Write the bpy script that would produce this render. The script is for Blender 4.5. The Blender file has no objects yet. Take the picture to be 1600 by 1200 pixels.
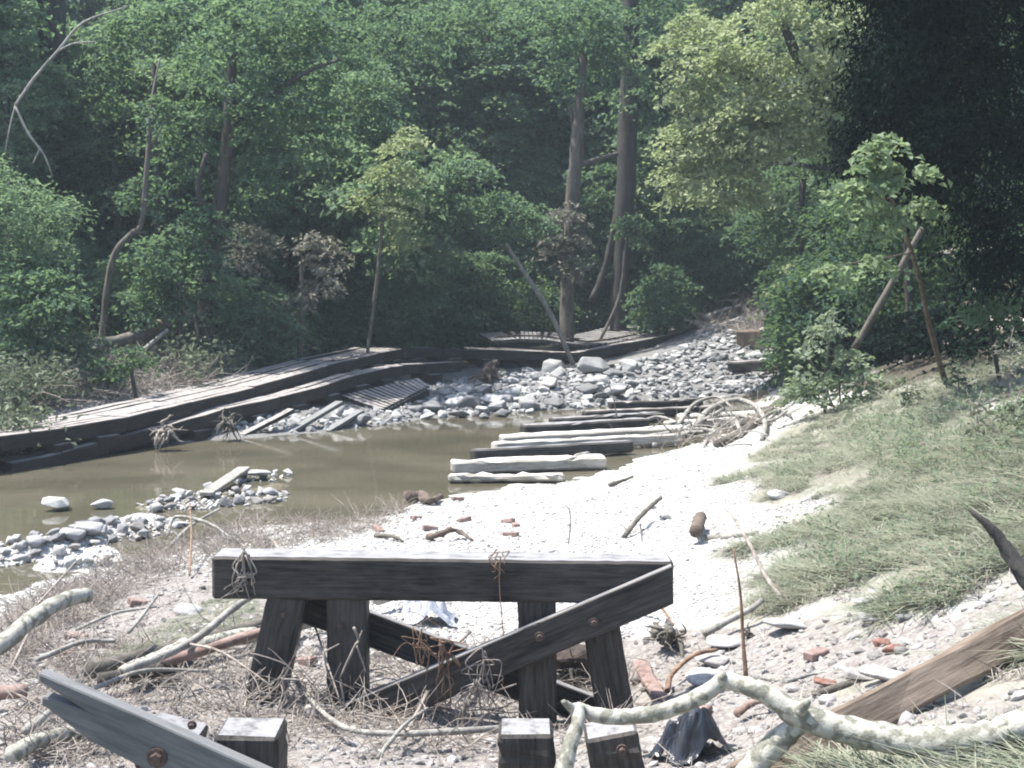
import bpy, bmesh, math, random
import numpy as np
from mathutils import Vector, Matrix, noise as mnoise

scene = bpy.context.scene
COL = scene.collection
R = math.radians

# ------------------------------------------------------------------ camera, sky, sun, exposure
CAMZ, FPX, PITCH = 4.2, 2198.0, R(5.2)
cam_d = bpy.data.cameras.new("camera")
cam_d.sensor_width = 36.0
cam_d.lens = FPX / 1600 * 36.0
cam_d.clip_start, cam_d.clip_end = 0.1, 800
cam = bpy.data.objects.new("camera", cam_d)
COL.objects.link(cam)
cam.location = (0, 0, CAMZ)
cam.rotation_euler = (R(90) - PITCH, 0, 0)
scene.camera = cam

SUN_AZ, SUN_EL = R(-82), R(67)          # azimuth from +Y towards +X
world = bpy.data.worlds.new("World")
scene.world = world
world.use_nodes = True
wt = world.node_tree
bgn = wt.nodes["Background"]
sky = wt.nodes.new("ShaderNodeTexSky")
sky.sky_type = "NISHITA"
sky.sun_disc = False
sky.sun_elevation = SUN_EL
sky.sun_rotation = SUN_AZ % (2 * math.pi)
sky.air_density, sky.dust_density = 1.0, 1.5
wt.links.new(sky.outputs[0], bgn.inputs[0])
bgn.inputs[1].default_value = 0.15

sun_d = bpy.data.lights.new("sun", "SUN")
sun_d.energy = 5.0
sun_d.angle = R(0.53)
sun_d.color = (1.0, 0.965, 0.91)
sun = bpy.data.objects.new("sun", sun_d)
COL.objects.link(sun)
sdir = Vector((math.sin(SUN_AZ) * math.cos(SUN_EL), math.cos(SUN_AZ) * math.cos(SUN_EL), math.sin(SUN_EL)))
sun.rotation_euler = sdir.to_track_quat("Z", "Y").to_euler()
sun.location = (-20, 20, 40)

vs = scene.view_settings
vs.view_transform, vs.look = "Standard", "None"
vs.exposure, vs.gamma, vs.use_curve_mapping = 1.35, 1.0, False
scene.cycles.filter_width = 2.0
scene.cycles.max_bounces = 8
scene.cycles.volume_bounces = 0
scene.cycles.use_denoising = True

# ------------------------------------------------------------------ projection helpers
CP, SP = math.cos(PITCH), math.sin(PITCH)

def ray(px, py):
    u, v = (px - 800) / FPX, -(py - 600) / FPX
    return np.array([u, CP + v * SP, -SP + v * CP])

def PZ(px, py, z):
    """Point of the pixel's ray at height z."""
    r = ray(px, py)
    t = (z - CAMZ) / r[2]
    return np.array([0, 0, CAMZ]) + r * t

def PD(px, py, d):
    """Point of the pixel's ray at distance d along the ground."""
    r = ray(px, py)
    return np.array([0, 0, CAMZ]) + r * (d / r[1])

def project(p):
    """Pixel at which a world point shows."""
    x, y, z = p[0], p[1], p[2] - CAMZ
    f, u = y * CP - z * SP, y * SP + z * CP
    return 800 + FPX * x / f, 600 - FPX * u / f
DECKLINE = ((560, 640), (640, 604), (720, 596), (800, 586), (880, 580), (960, 570), (1044, 550), (1100, 528))
def under_deck(p):
    """True where a stone would bury the wrecked deck's front."""
    px, py = project(p)
    return px < 1090 and py < np.interp(px, [q[0] for q in DECKLINE], [q[1] for q in DECKLINE])
rng = np.random.default_rng(7)

def vnoise(x, y, seed=0):
    x, y = np.asarray(x, float), np.asarray(y, float)
    xi, yi = np.floor(x).astype(np.int64), np.floor(y).astype(np.int64)
    fx, fy = x - xi, y - yi
    fx, fy = fx * fx * (3 - 2 * fx), fy * fy * (3 - 2 * fy)
    def h(a, b):
        n = (a * 374761393 + b * 668265263 + seed * 974634777) & 0x7FFFFFFF
        n = ((n ^ (n >> 13)) * 1274126177) & 0x7FFFFFFF
        return ((n ^ (n >> 16)) & 0xFFFF) / 65535.0
    a, b, c, d = h(xi, yi), h(xi + 1, yi), h(xi, yi + 1), h(xi + 1, yi + 1)
    return (a * (1 - fx) + b * fx) * (1 - fy) + (c * (1 - fx) + d * fx) * fy - 0.5

# ------------------------------------------------------------------ terrain: control points (pixel, height, zone)
# zones: w water bed, g gravel, b grassy bank, s silt and sand, r riprap, f forest floor, m mud and rubble
cp = []
def C(zone, *pts):
    for px, py, z in pts:
        p = PZ(px, py, z)
        cp.append((p[0], p[1], z, zone))
def W(zone, *pts):
    for x, y, z in pts:
        cp.append((x, y, z, zone))
C("g", (0, 940, 0), (100, 905, 0), (200, 878, 0), (300, 850, 0), (400, 826, 0), (560, 816, 0), (640, 788, 0), (700, 770, 0), (800, 756, 0),
  (900, 740, 0), (1000, 716, 0.02), (1100, 694, 0.02), (1180, 664, 0), (1225, 645, 0))
C("r", (0, 728, 0), (200, 707, 0), (380, 688, 0), (450, 680, 0), (560, 672, 0), (650, 657, 0), (760, 650, 0), (900, 637, 0), (1010, 626, 0), (1100, 618, 0), (1220, 618, 0))
C("w", (100, 800, -.35), (300, 760, -.4), (560, 740, -.45), (700, 690, -.45), (200, 740, -.4), (850, 690, -.35), (1000, 660, -.25), (1140, 638, -.2), (0, 840, -.35), (450, 790, -.3), (0, 780, -.4))
C("g", (850, 800, .25), (1000, 760, .3), (1100, 720, .3), (900, 850, .45), (700, 840, .4), (500, 850, .35), (1080, 850, .6), (690, 950, .62), (1080, 780, .5))
C("m", (690, 1100, .62), (400, 1100, .75), (250, 1000, .5), (100, 1000, .4), (100, 1100, .8), (200, 1190, 1.1), (600, 1190, .8), (950, 1090, .58), (1080, 1000, .78), (350, 900, .35), (1050, 1150, .95), (1250, 1060, 1.05), (1350, 1040, 1.15))
C("b", (1190, 740, .5), (1200, 850, .85), (1250, 900, 1.0), (1300, 700, .95), (1400, 800, 1.4), (1600, 800, 2.0), (1600, 640, 2.5), (1450, 620, 1.8), (1350, 640, 1.35),
  (1260, 650, .55), (1600, 950, 2.0), (1400, 950, 1.4), (1300, 1100, 1.15), (1500, 1060, 1.6), (1600, 1200, 1.9), (1400, 1200, 1.4), (1180, 950, .9))
C("f", (1590, 575, 2.7), (1470, 572, 2.1), (1390, 572, 1.75))
C("r", (700, 605, .5), (850, 590, .6), (1000, 600, .4), (1000, 560, 1.0), (1100, 555, 1.05), (1200, 545, 1.15), (1150, 505, 1.8), (1230, 598, .3), (1100, 590, .5), (600, 640, .3))
C("r", (1200, 490, 2.2), (1110, 500, 2.0))
C("s", (200, 600, 1.0), (60, 600, .95), (300, 592, 1.15), (0, 640, .8))
C("f", (450, 548, 1.0), (620, 528, .95), (750, 528, .75), (880, 520, .9))
C("f", (1340, 572, 1.4), (1300, 562, 1.3), (1270, 520, 1.9), (1400, 560, 2.0))
W("f", (0, 50.5, .7), (3.5, 53, .9), (-3, 47.5, .75))
W("r", (-6.9, 34.5, .05), (-5.6, 37, .12), (-4.6, 39.5, .22), (-3.4, 43, .28), (-1.5, 45.3, .28), (.5, 46.8, .33), (3, 48.3, .42), (5.5, 50, .7), (-3, 40, .2), (-1.5, 42.5, .35), (-9.0, 31.2, -.05))
W("s", (-7.6, 38, .9), (-6.4, 41.5, 1.0), (-9.8, 34, .7))
C("m", (1200, 1040, 1.0), (1300, 1010, 1.12), (1400, 1030, 1.3), (1450, 1075, 1.45), (1250, 1130, 1.15), (1150, 1100, .95), (1350, 1140, 1.3), (1300, 1180, 1.25), (1120, 1170, 1.0), (1450, 1150, 1.55))
C("g", (1150, 800, .62), (1130, 900, .75), (1110, 955, .78), (1060, 920, .65), (1150, 740, .42), (1130, 850, .68))
C("b", (1230, 722, .62), (1280, 742, .95), (1205, 785, .75), (1400, 690, 1.35), (1500, 660, 1.95), (1450, 720, 1.6), (1340, 680, 1.1), (1550, 700, 2.15), (1250, 700, .72))
W("f", (-24, 40, 1.6), (-14, 46, 1.6), (-6, 56, 1.8), (2, 60, 2.0), (-30, 60, 3.5), (-15, 62, 3), (0, 75, 4), (12, 75, 4.5), (-15, 80, 7), (10, 95, 12), (-20, 100, 13), (0, 130, 24), (-40, 130, 24), (40, 130, 24),
  (30, 75, 9), (20, 60, 5.5), (12.5, 50, 2.8), (15, 40, 3.2), (14, 28, 3.2), (25, 30, 7), (40, 40, 14), (20, 15, 5), (40, 10, 10), (-45, 50, 6), (-60, 90, 15), (70, 80, 22), (9, 62, 2.6))
W("m", (0, 4, 1.2), (-4, 5, 1.2), (5, 3, 2.2), (-7, 9, .9), (-10, 12, .3), (-20, 5, .6), (-30, 8, .8), (0, -6, 1.5), (10, 4, 3.2), (8, 9, 2.9))
W("w", (-10, 16, -.35), (-14, 20, -.4), (-22, 16, -.4), (-40, 18, -.4), (-13, 24, -.3))
W("s", (-16, 28, .2), (-26, 26, .4), (-45, 30, 1.2), (-17, 34, 1.1))
W("b", (10, 14, 3.0), (11, 20, 3.1), (9, 24, 2.6))
CPA = np.array([(a, b, c) for a, b, c, _ in cp])
ZON = [z for *_, z in cp]

def tps_fit(P, z, lam=0.02):
    n = len(P)
    d = np.linalg.norm(P[:, None] - P[None], axis=2)
    K = np.where(d > 0, d * d * np.log(d + 1e-9), 0) + lam * np.eye(n)
    Q = np.c_[np.ones(n), P]
    A = np.block([[K, Q], [Q.T, np.zeros((3, 3))]])
    return np.linalg.solve(A, np.r_[z, 0, 0, 0])
SX = 20.0
TW = tps_fit(CPA[:, :2] / SX, CPA[:, 2])

def poly_dist(x, y, pl):
    best = np.full(np.shape(x), 1e9)
    for (ax, ay), (bx, by) in zip(pl[:-1], pl[1:]):
        dx, dy = bx - ax, by - ay
        t = np.clip(((x - ax) * dx + (y - ay) * dy) / (dx * dx + dy * dy), 0, 1)
        best = np.minimum(best, np.hypot(x - ax - t * dx, y - ay - t * dy))
    return best
def plz(*pts):
    return [tuple(PZ(a, b, 0)[:2]) for a, b in pts]
BAR1 = plz((235, 792), (300, 782), (370, 772), (440, 758))
BAR2 = plz((-60, 880), (40, 868), (120, 848), (165, 832), (230, 812))
BAR3 = plz((90, 884), (160, 880))
PIT = tuple(PZ(900, 1110, .6)[:2])

def terrain(x, y):
    x, y = np.asarray(x, float), np.asarray(y, float)
    shp = x.shape
    X = np.c_[x.ravel(), y.ravel()] / SX
    out = np.empty(len(X))
    for i in range(0, len(X), 20000):
        d = np.linalg.norm(X[i:i + 20000, None] - CPA[None, :, :2] / SX, axis=2)
        out[i:i + 20000] = np.where(d > 0, d * d * np.log(d + 1e-9), 0) @ TW[:-3] + np.c_[np.ones(len(d)), X[i:i + 20000]] @ TW[-3:]
    z = out.reshape(shp)
    for b, h, w in ((BAR1, .33, .5), (BAR2, .33, .45), (BAR3, .28, .3)):
        z = z + h * np.exp(-(poly_dist(x, y, b) / w) ** 2)
    z = z - .22 * np.exp(-((x - PIT[0]) ** 2 / .9 + (y - PIT[1]) ** 2 / .5))
    return z

ax_x = np.r_[np.linspace(-90, -24, 34)[:-1], np.linspace(-24, -10, 36)[:-1], np.arange(-10, 10, .11), np.linspace(10, 24, 36), np.linspace(24, 90, 34)[1:]]
ax_y = np.r_[np.linspace(-12, 6, 24)[:-1], np.arange(6, 30, .11), np.arange(30, 54, .2), np.linspace(54, 80, 40), np.linspace(80, 150, 40)[1:]]
GX, GY = np.meshgrid(ax_x, ax_y)
GZ = terrain(GX, GY)
GZ += (.10 * vnoise(GX * .9, GY * .9, 1) + .06 * vnoise(GX * 2.6, GY * 2.6, 2) + .035 * vnoise(GX * 6, GY * 6, 3)) * np.clip((GZ + .25) * 3, .15, 1)

def H(x, y):
    i = int(np.clip(np.searchsorted(ax_x, x) - 1, 0, len(ax_x) - 2))
    j = int(np.clip(np.searchsorted(ax_y, y) - 1, 0, len(ax_y) - 2))
    fx = min(max((x - ax_x[i]) / (ax_x[i + 1] - ax_x[i]), 0), 1)
    fy = min(max((y - ax_y[j]) / (ax_y[j + 1] - ax_y[j]), 0), 1)
    return float(GZ[j, i] * (1 - fx) * (1 - fy) + GZ[j, i + 1] * fx * (1 - fy) + GZ[j + 1, i] * (1 - fx) * fy + GZ[j + 1, i + 1] * fx * fy)

def G(px, py, lift=0.0):
    """Where the pixel's ray first meets the ground (or the water), raised by lift."""
    r = ray(px, py)
    r = r / r[1]
    o = np.array([0, 0, CAMZ])
    prev = 5.0
    for d in np.arange(5.0, 120, .12):
        p = o + r * d
        if p[2] < max(H(p[0], p[1]), 0):
            a, b = prev, d
            for _ in range(12):
                m = (a + b) / 2
                q = o + r * m
                if q[2] < max(H(q[0], q[1]), 0): b = m
                else: a = m
            p = o + r * b
            return np.array([p[0], p[1], max(H(p[0], p[1]), 0) + lift])
        prev = d
    return o + r * 60

zkeys = "wgbsrfm"
def zones(x, y):
    """Soft zone weights at points, by the nearest control points."""
    x, y = x.ravel(), y.ravel()
    wts = np.zeros((len(x), len(zkeys)))
    zi = np.array([zkeys.index(z) for z in ZON])
    for i in range(0, len(x), 20000):
        d2 = (x[i:i + 20000, None] - CPA[None, :, 0]) ** 2 + (y[i:i + 20000, None] - CPA[None, :, 1]) ** 2
        w = 1 / (d2 + .15) ** 1.7
        for k in range(len(zkeys)):
            wts[i:i + 20000, k] = w[:, zi == k].sum(1)
    return wts / wts.sum(1, keepdims=True)

# ------------------------------------------------------------------ materials
def mat(name):
    m = bpy.data.materials.new(name)
    m.use_nodes = True
    nt = m.node_tree
    return m, nt, nt.nodes["Principled BSDF"]
def nd(nt, typ, **kw):
    n = nt.nodes.new(typ)
    for k, v in kw.items():
        if k in n.inputs.keys() if isinstance(k, str) else False:
            n.inputs[k].default_value = v
        else:
            setattr(n, k, v)
    return n
def noise_n(nt, coord, scale, detail=4, rough=.6):
    n = nt.nodes.new("ShaderNodeTexNoise")
    n.inputs["Scale"].default_value = scale
    n.inputs["Detail"].default_value = detail
    n.inputs["Roughness"].default_value = rough
    if coord is not None:
        nt.links.new(coord, n.inputs["Vector"])
    return n
def ramp(nt, fac, stops):
    n = nt.nodes.new("ShaderNodeValToRGB")
    e = n.color_ramp.elements
    while len(e) < len(stops):
        e.new(.5)
    for el, (p, c) in zip(e, stops):
        el.position = p
        el.color = (*c, 1)
    nt.links.new(fac, n.inputs[0])
    return n.outputs[0]
def mix(nt, fac, a, b, mode="MIX"):
    n = nt.nodes.new("ShaderNodeMix")
    n.data_type = "RGBA"
    n.blend_type = mode
    for sock, v in ((n.inputs[0], fac), (n.inputs[6], a), (n.inputs[7], b)):
        if hasattr(v, "links"): nt.links.new(v, sock)
        elif isinstance(v, (int, float)): sock.default_value = v
        else: sock.default_value = (*v, 1)
    return n.outputs[2]
def math_n(nt, op, a, b=0.0):
    n = nt.nodes.new("ShaderNodeMath")
    n.operation = op
    for s, v in ((n.inputs[0], a), (n.inputs[1], b)):
        if hasattr(v, "links"): nt.links.new(v, s)
        else: s.default_value = v
    return n.outputs[0]
def bump(nt, bs, height, strength=.5, dist=.02):
    b = nt.nodes.new("ShaderNodeBump")
    b.inputs["Strength"].default_value = strength
    b.inputs["Distance"].default_value = dist
    nt.links.new(height, b.inputs["Height"])
    nt.links.new(b.outputs[0], bs.inputs["Normal"])
def objcoord(nt, scale=(1, 1, 1), rand=True):
    tc = nt.nodes.new("ShaderNodeTexCoord")
    mp = nt.nodes.new("ShaderNodeMapping")
    mp.inputs["Scale"].default_value = scale
    nt.links.new(tc.outputs["Object"], mp.inputs["Vector"])
    if rand:
        oi = nt.nodes.new("ShaderNodeObjectInfo")
        mu = nt.nodes.new("ShaderNodeVectorMath")
        mu.operation = "SCALE"
        mu.inputs[0].default_value = (31, 17, 23)
        nt.links.new(oi.outputs["Random"], mu.inputs["Scale"])
        nt.links.new(mu.outputs[0], mp.inputs["Location"])
    return mp.outputs[0]
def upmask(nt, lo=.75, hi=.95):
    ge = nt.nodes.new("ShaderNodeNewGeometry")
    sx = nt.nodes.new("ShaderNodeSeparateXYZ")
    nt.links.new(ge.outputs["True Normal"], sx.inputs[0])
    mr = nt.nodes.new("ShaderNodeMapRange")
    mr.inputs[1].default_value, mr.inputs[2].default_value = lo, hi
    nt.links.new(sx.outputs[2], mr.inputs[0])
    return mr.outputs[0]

def timber_mat(name, dark, light, silt=None, silt_lit_amt=.8, rough=.7):
    """Sawn timber: grain along local X; pale tint on upward faces: flood silt and painted sunlight."""
    m, nt, bs = mat(name)
    co = objcoord(nt, (1.2, 16, 16))
    n1 = noise_n(nt, co, 2.2, 6, .65)
    co2 = objcoord(nt, (.8, 1.6, 1.6))
    n2 = noise_n(nt, co2, 1.8, 4, .6)
    f = math_n(nt, "ADD", math_n(nt, "MULTIPLY", n1.outputs[0], .6), math_n(nt, "MULTIPLY", n2.outputs[0], .4))
    c = ramp(nt, f, [(.36, dark), (.50, tuple(.5 * (a + b) for a, b in zip(dark, light))), (.64, light)])
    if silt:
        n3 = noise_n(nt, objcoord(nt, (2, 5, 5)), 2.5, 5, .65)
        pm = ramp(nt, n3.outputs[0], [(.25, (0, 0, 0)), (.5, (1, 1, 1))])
        fac = math_n(nt, "MULTIPLY", math_n(nt, "MULTIPLY", upmask(nt), pm), silt_lit_amt)
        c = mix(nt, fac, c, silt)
    nt.links.new(c, bs.inputs["Base Color"])
    bs.inputs["Roughness"].default_value = rough
    bs.inputs["Specular IOR Level"].default_value = .2
    bump(nt, bs, n1.outputs[0], .7, .012)
    return m
def bark_mat(name, a, b, scale=7, rough=.9, stretch=.25):
    m, nt, bs = mat(name)
    n = noise_n(nt, objcoord(nt, (1, 1, stretch)), scale, 6, .7)
    nt.links.new(ramp(nt, n.outputs[0], [(.35, a), (.65, b)]), bs.inputs["Base Color"])
    bs.inputs["Roughness"].default_value = rough
    bump(nt, bs, n.outputs[0], .8, .03)
    return m
def sycamore_mat():
    m, nt, bs = mat("sycamore_bark")
    n = noise_n(nt, objcoord(nt, (1, 1, 1.0)), 15, 2, .4)
    c = ramp(nt, n.outputs[0], [(.40, (.075, .075, .055)), (.465, (.12, .115, .085)), (.485, (.24, .23, .19)), (.60, (.31, .30, .26))])
    n2 = noise_n(nt, objcoord(nt), 70, 3, .6)
    c = mix(nt, .25, c, ramp(nt, n2.outputs[0], [(.3, (.1, .1, .08)), (.7, (.5, .48, .4))]))
    nt.links.new(c, bs.inputs["Base Color"])
    bs.inputs["Roughness"].default_value = .75
    bump(nt, bs, n2.outputs[0], .4, .01)
    return m
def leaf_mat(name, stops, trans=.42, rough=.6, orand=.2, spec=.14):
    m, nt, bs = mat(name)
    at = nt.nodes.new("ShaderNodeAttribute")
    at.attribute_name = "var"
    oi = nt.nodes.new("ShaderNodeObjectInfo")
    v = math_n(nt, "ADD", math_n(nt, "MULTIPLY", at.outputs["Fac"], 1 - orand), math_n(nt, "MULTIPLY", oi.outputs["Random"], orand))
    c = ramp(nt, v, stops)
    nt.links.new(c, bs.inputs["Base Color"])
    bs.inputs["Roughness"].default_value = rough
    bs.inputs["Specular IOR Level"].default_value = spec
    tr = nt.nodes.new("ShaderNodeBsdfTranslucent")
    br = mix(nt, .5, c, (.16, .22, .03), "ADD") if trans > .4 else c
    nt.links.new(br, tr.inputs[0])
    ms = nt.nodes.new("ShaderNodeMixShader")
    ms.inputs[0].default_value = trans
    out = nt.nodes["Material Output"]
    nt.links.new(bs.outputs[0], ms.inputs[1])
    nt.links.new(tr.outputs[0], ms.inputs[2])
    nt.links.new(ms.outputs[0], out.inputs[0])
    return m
def stone_mat(name, stops, scale=5, rough=.85):
    m, nt, bs = mat(name)
    oi = nt.nodes.new("ShaderNodeObjectInfo")
    n = noise_n(nt, objcoord(nt), scale, 6, .65)
    v = math_n(nt, "ADD", math_n(nt, "MULTIPLY", oi.outputs["Random"], .6), math_n(nt, "MULTIPLY", n.outputs[0], .4))
    nt.links.new(ramp(nt, v, stops), bs.inputs["Base Color"])
    bs.inputs["Roughness"].default_value = rough
    bump(nt, bs, n.outputs[0], .5, .03)
    return m
def plain_mat(name, a, b, scale=6, rough=.8, bst=.4):
    m, nt, bs = mat(name)
    n = noise_n(nt, objcoord(nt), scale, 5, .6)
    nt.links.new(ramp(nt, n.outputs[0], [(.35, a), (.65, b)]), bs.inputs["Base Color"])
    bs.inputs["Roughness"].default_value = rough
    bump(nt, bs, n.outputs[0], bst, .02)
    return m

SILT = (.36, .34, .31)
M = {}
M["creosote"] = timber_mat("creosoted_timber", (.010, .009, .0085), (.075, .066, .058), (.24, .235, .235), .9, .6)  # pale tops: glancing sun painted in over silty timber
M["creosote_far"] = timber_mat("weathered_deck_timber", (.012, .0105, .0095), (.050, .044, .039), (.27, .25, .235), .95, .75)  # paler tops painted in as sunlight on the grey deck
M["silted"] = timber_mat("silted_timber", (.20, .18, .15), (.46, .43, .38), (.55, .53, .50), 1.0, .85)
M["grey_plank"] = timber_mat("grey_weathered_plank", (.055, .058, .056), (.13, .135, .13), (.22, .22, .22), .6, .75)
M["split_wood"] = timber_mat("split_brown_wood", (.07, .052, .038), (.22, .175, .135), None, 0, .8)
M["bark"] = bark_mat("grey_brown_bark", (.045, .04, .032), (.13, .115, .095))
M["bark_dark"] = bark_mat("dark_bark", (.018, .017, .015), (.055, .048, .04))
M["bark_pale"] = bark_mat("pale_dead_wood", (.12, .115, .10), (.30, .285, .255), 9)
M["bark_red"] = bark_mat("peeled_reddish_wood", (.11, .065, .05), (.26, .19, .165), 6)
M["bark_brown"] = bark_mat("brown_driftwood", (.055, .04, .03), (.14, .105, .08), 9)
M["sycamore"] = sycamore_mat()
M["twig"] = bark_mat("dry_twig", (.12, .098, .08), (.33, .29, .25), 14)
M["root"] = bark_mat("brown_root", (.10, .055, .035), (.26, .17, .11), 14)
M["rust"] = plain_mat("rusty_iron", (.03, .02, .016), (.085, .052, .04), 40, .7)
M["leaf_dark"] = leaf_mat("dark_green_leaves", [(.0, (.018, .042, .032)), (.5, (.040, .078, .056)), (1, (.078, .13, .092))], .48)
M["leaf_mid"] = leaf_mat("mid_green_leaves", [(.0, (.032, .066, .048)), (.5, (.072, .128, .086)), (1, (.14, .21, .145))], .48)
M["leaf_light"] = leaf_mat("light_green_leaves", [(.0, (.06, .11, .075)), (.5, (.12, .185, .12)), (1, (.20, .27, .18))], .48)
M["leaf_pale"] = leaf_mat("pale_yellow_green_leaves", [(.0, (.12, .155, .08)), (.5, (.24, .275, .16)), (1, (.38, .40, .27))], .48)
M["leaf_mud"] = leaf_mat("mud_coated_leaves", [(.0, (.08, .095, .065)), (.5, (.18, .18, .14)), (1, (.31, .29, .24))], .3)
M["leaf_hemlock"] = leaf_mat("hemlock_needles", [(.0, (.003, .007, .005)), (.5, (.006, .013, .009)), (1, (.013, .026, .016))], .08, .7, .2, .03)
M["leaf_lime"] = leaf_mat("lime_green_leaves", [(.0, (.09, .135, .10)), (.5, (.16, .215, .13)), (1, (.25, .30, .19))], .45, .5)
M["grass"] = leaf_mat("flattened_grass", [(.0, (.085, .105, .07)), (.3, (.165, .19, .13)), (.6, (.25, .26, .19)), (1, (.38, .355, .28))], .3, .6, .55)
M["leaf_mudgreen"] = leaf_mat("silt_dulled_green_leaves", [(.0, (.08, .105, .08)), (.5, (.16, .20, .145)), (1, (.29, .33, .24))], .45)
M["straw"] = leaf_mat("dry_straw", [(.0, (.15, .12, .105)), (.5, (.28, .245, .215)), (1, (.44, .41, .37))], .15)
M["weed"] = leaf_mat("muddy_weeds", [(.0, (.06, .085, .045)), (.5, (.13, .155, .095)), (1, (.22, .23, .17))], .25)
M["riprap"] = stone_mat("riprap_stone", [(.15, (.08, .08, .08)), (.4, (.17, .17, .168)), (.62, (.27, .268, .262)), (.88, (.38, .375, .365))])
M["pebble"] = stone_mat("pale_river_stone", [(.1, (.17, .165, .155)), (.3, (.29, .28, .265)), (.6, (.40, .39, .37)), (.9, (.50, .485, .465))], 8)
M["rubble"] = stone_mat("dull_rubble", [(.1, (.10, .09, .083)), (.4, (.21, .195, .182)), (.8, (.36, .34, .325))], 8)
M["brick"] = plain_mat("red_brick", (.15, .09, .075), (.25, .18, .158), 12)
M["whitestone"] = plain_mat("white_stone", (.22, .215, .205), (.34, .335, .325), 9)
M["rust_rock"] = plain_mat("red_brown_rock", (.10, .045, .03), (.22, .11, .08), 9)
M["mudblock"] = plain_mat("dark_packed_earth", (.02, .014, .011), (.06, .043, .034), 9, .95)
M["plastic_black"] = plain_mat("black_plastic_film", (.012, .013, .016), (.022, .024, .03), 8, .28, .3)
M["plastic_clear"] = plain_mat("silted_plastic_film", (.30, .31, .34), (.48, .49, .52), 10, .3, .5)
M["white_litter"] = plain_mat("white_litter", (.72, .72, .72), (.8, .8, .8), 6, .5, .2)

def ground_mat():
    m, nt, bs = mat("ground_mix")
    tc = nt.nodes.new("ShaderNodeTexCoord")
    co = tc.outputs["Object"]
    def A(n):
        a = nt.nodes.new("ShaderNodeAttribute")
        a.attribute_name = n
        return a.outputs["Fac"]
    nb = noise_n(nt, co, 1.3, 6, .65)
    nf = noise_n(nt, co, 11, 6, .7)
    nv = nt.nodes.new("ShaderNodeTexVoronoi")
    nv.inputs["Scale"].default_value = 13
    nt.links.new(co, nv.inputs["Vector"])
    nv2 = nt.nodes.new("ShaderNodeTexVoronoi")
    nv2.inputs["Scale"].default_value = 30
    nt.links.new(co, nv2.inputs["Vector"])
    gravel = mix(nt, .55, ramp(nt, nf.outputs[0], [(.3, (.28, .27, .25)), (.7, (.44, .425, .40))]), ramp(nt, nv.outputs["Color"], [(.1, (.28, .27, .25)), (.8, (.60, .58, .55))]))
    mud = mix(nt, .35, ramp(nt, nf.outputs[0], [(.3, (.115, .10, .088)), (.7, (.27, .245, .222))]), ramp(nt, nv2.outputs["Color"], [(.2, (.12, .105, .095)), (.95, (.40, .38, .355))]))
    bank = ramp(nt, nb.outputs[0], [(.35, (.11, .115, .08)), (.5, (.18, .175, .135)), (.65, (.27, .25, .215))])
    sand = ramp(nt, nf.outputs[0], [(.3, (.15, .14, .13)), (.7, (.27, .25, .235))])
    rock = ramp(nt, nf.outputs[0], [(.3, (.075, .072, .066)), (.7, (.19, .185, .18))])
    litter = ramp(nt, nf.outputs[0], [(.3, (.025, .022, .014)), (.7, (.075, .062, .04))])
    bed = ramp(nt, nf.outputs[0], [(.3, (.06, .05, .03)), (.7, (.14, .12, .08))])
    jit = math_n(nt, "MULTIPLY", math_n(nt, "SUBTRACT", nb.outputs[0], .5), 1.2)
    c = gravel
    for nm, cc in (("zw", bed), ("zm", mud), ("zr", rock), ("zs", sand), ("zb", bank), ("zf", litter)):
        mr = nt.nodes.new("ShaderNodeMapRange")
        mr.inputs[1].default_value, mr.inputs[2].default_value = .35, .65
        nt.links.new(math_n(nt, "ADD", A(nm), jit), mr.inputs[0])
        c = mix(nt, mr.outputs[0], c, cc)
    nt.links.new(c, bs.inputs["Base Color"])
    bs.inputs["Roughness"].default_value = .95
    hh = math_n(nt, "ADD", math_n(nt, "MULTIPLY", nv.outputs["Distance"], -.6), nf.outputs[0])
    bump(nt, bs, hh, .8, .05)
    return m
def water_mat():
    m, nt, bs = mat("murky_water")
    tc = nt.nodes.new("ShaderNodeTexCoord")
    mp = nt.nodes.new("ShaderNodeMapping")
    mp.inputs["Scale"].default_value = (1, 1.6, 1)
    nt.links.new(tc.outputs["Object"], mp.inputs[0])
    n1 = noise_n(nt, mp.outputs[0], 1.6, 5, .55)
    n2 = noise_n(nt, mp.outputs[0], .35, 3, .5)
    nt.links.new(ramp(nt, n2.outputs[0], [(.35, (.066, .060, .041)), (.65, (.10, .090, .064))]), bs.inputs["Base Color"])
    bs.inputs["Roughness"].default_value = .03
    bs.inputs["IOR"].default_value = 1.33
    bump(nt, bs, n1.outputs[0], .07, .05)
    return m

# ------------------------------------------------------------------ mesh helpers
def mesh_np(name, V, F, smooth=False, var=None, attrs=None):
    V = np.asarray(V, dtype=np.float32).reshape(-1, 3)
    F = np.asarray(F, dtype=np.int32)
    k = F.shape[1]
    me = bpy.data.meshes.new(name)
    me.vertices.add(len(V))
    me.vertices.foreach_set("co", V.ravel())
    me.loops.add(F.size)
    me.loops.foreach_set("vertex_index", F.ravel())
    me.polygons.add(len(F))
    me.polygons.foreach_set("loop_start", np.arange(0, F.size, k, dtype=np.int32))
    try:
        me.polygons.foreach_set("loop_total", np.full(len(F), k, dtype=np.int32))
    except Exception:
        pass
    me.polygons.foreach_set("use_smooth", np.full(len(F), smooth, dtype=bool))
    me.update(calc_edges=True)
    a = dict(attrs or {})
    if var is not None:
        a["var"] = var
    for nme, val in a.items():
        at = me.attributes.new(nme, "FLOAT", "POINT")
        at.data.foreach_set("value", np.asarray(val, dtype=np.float32))
    return me
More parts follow.
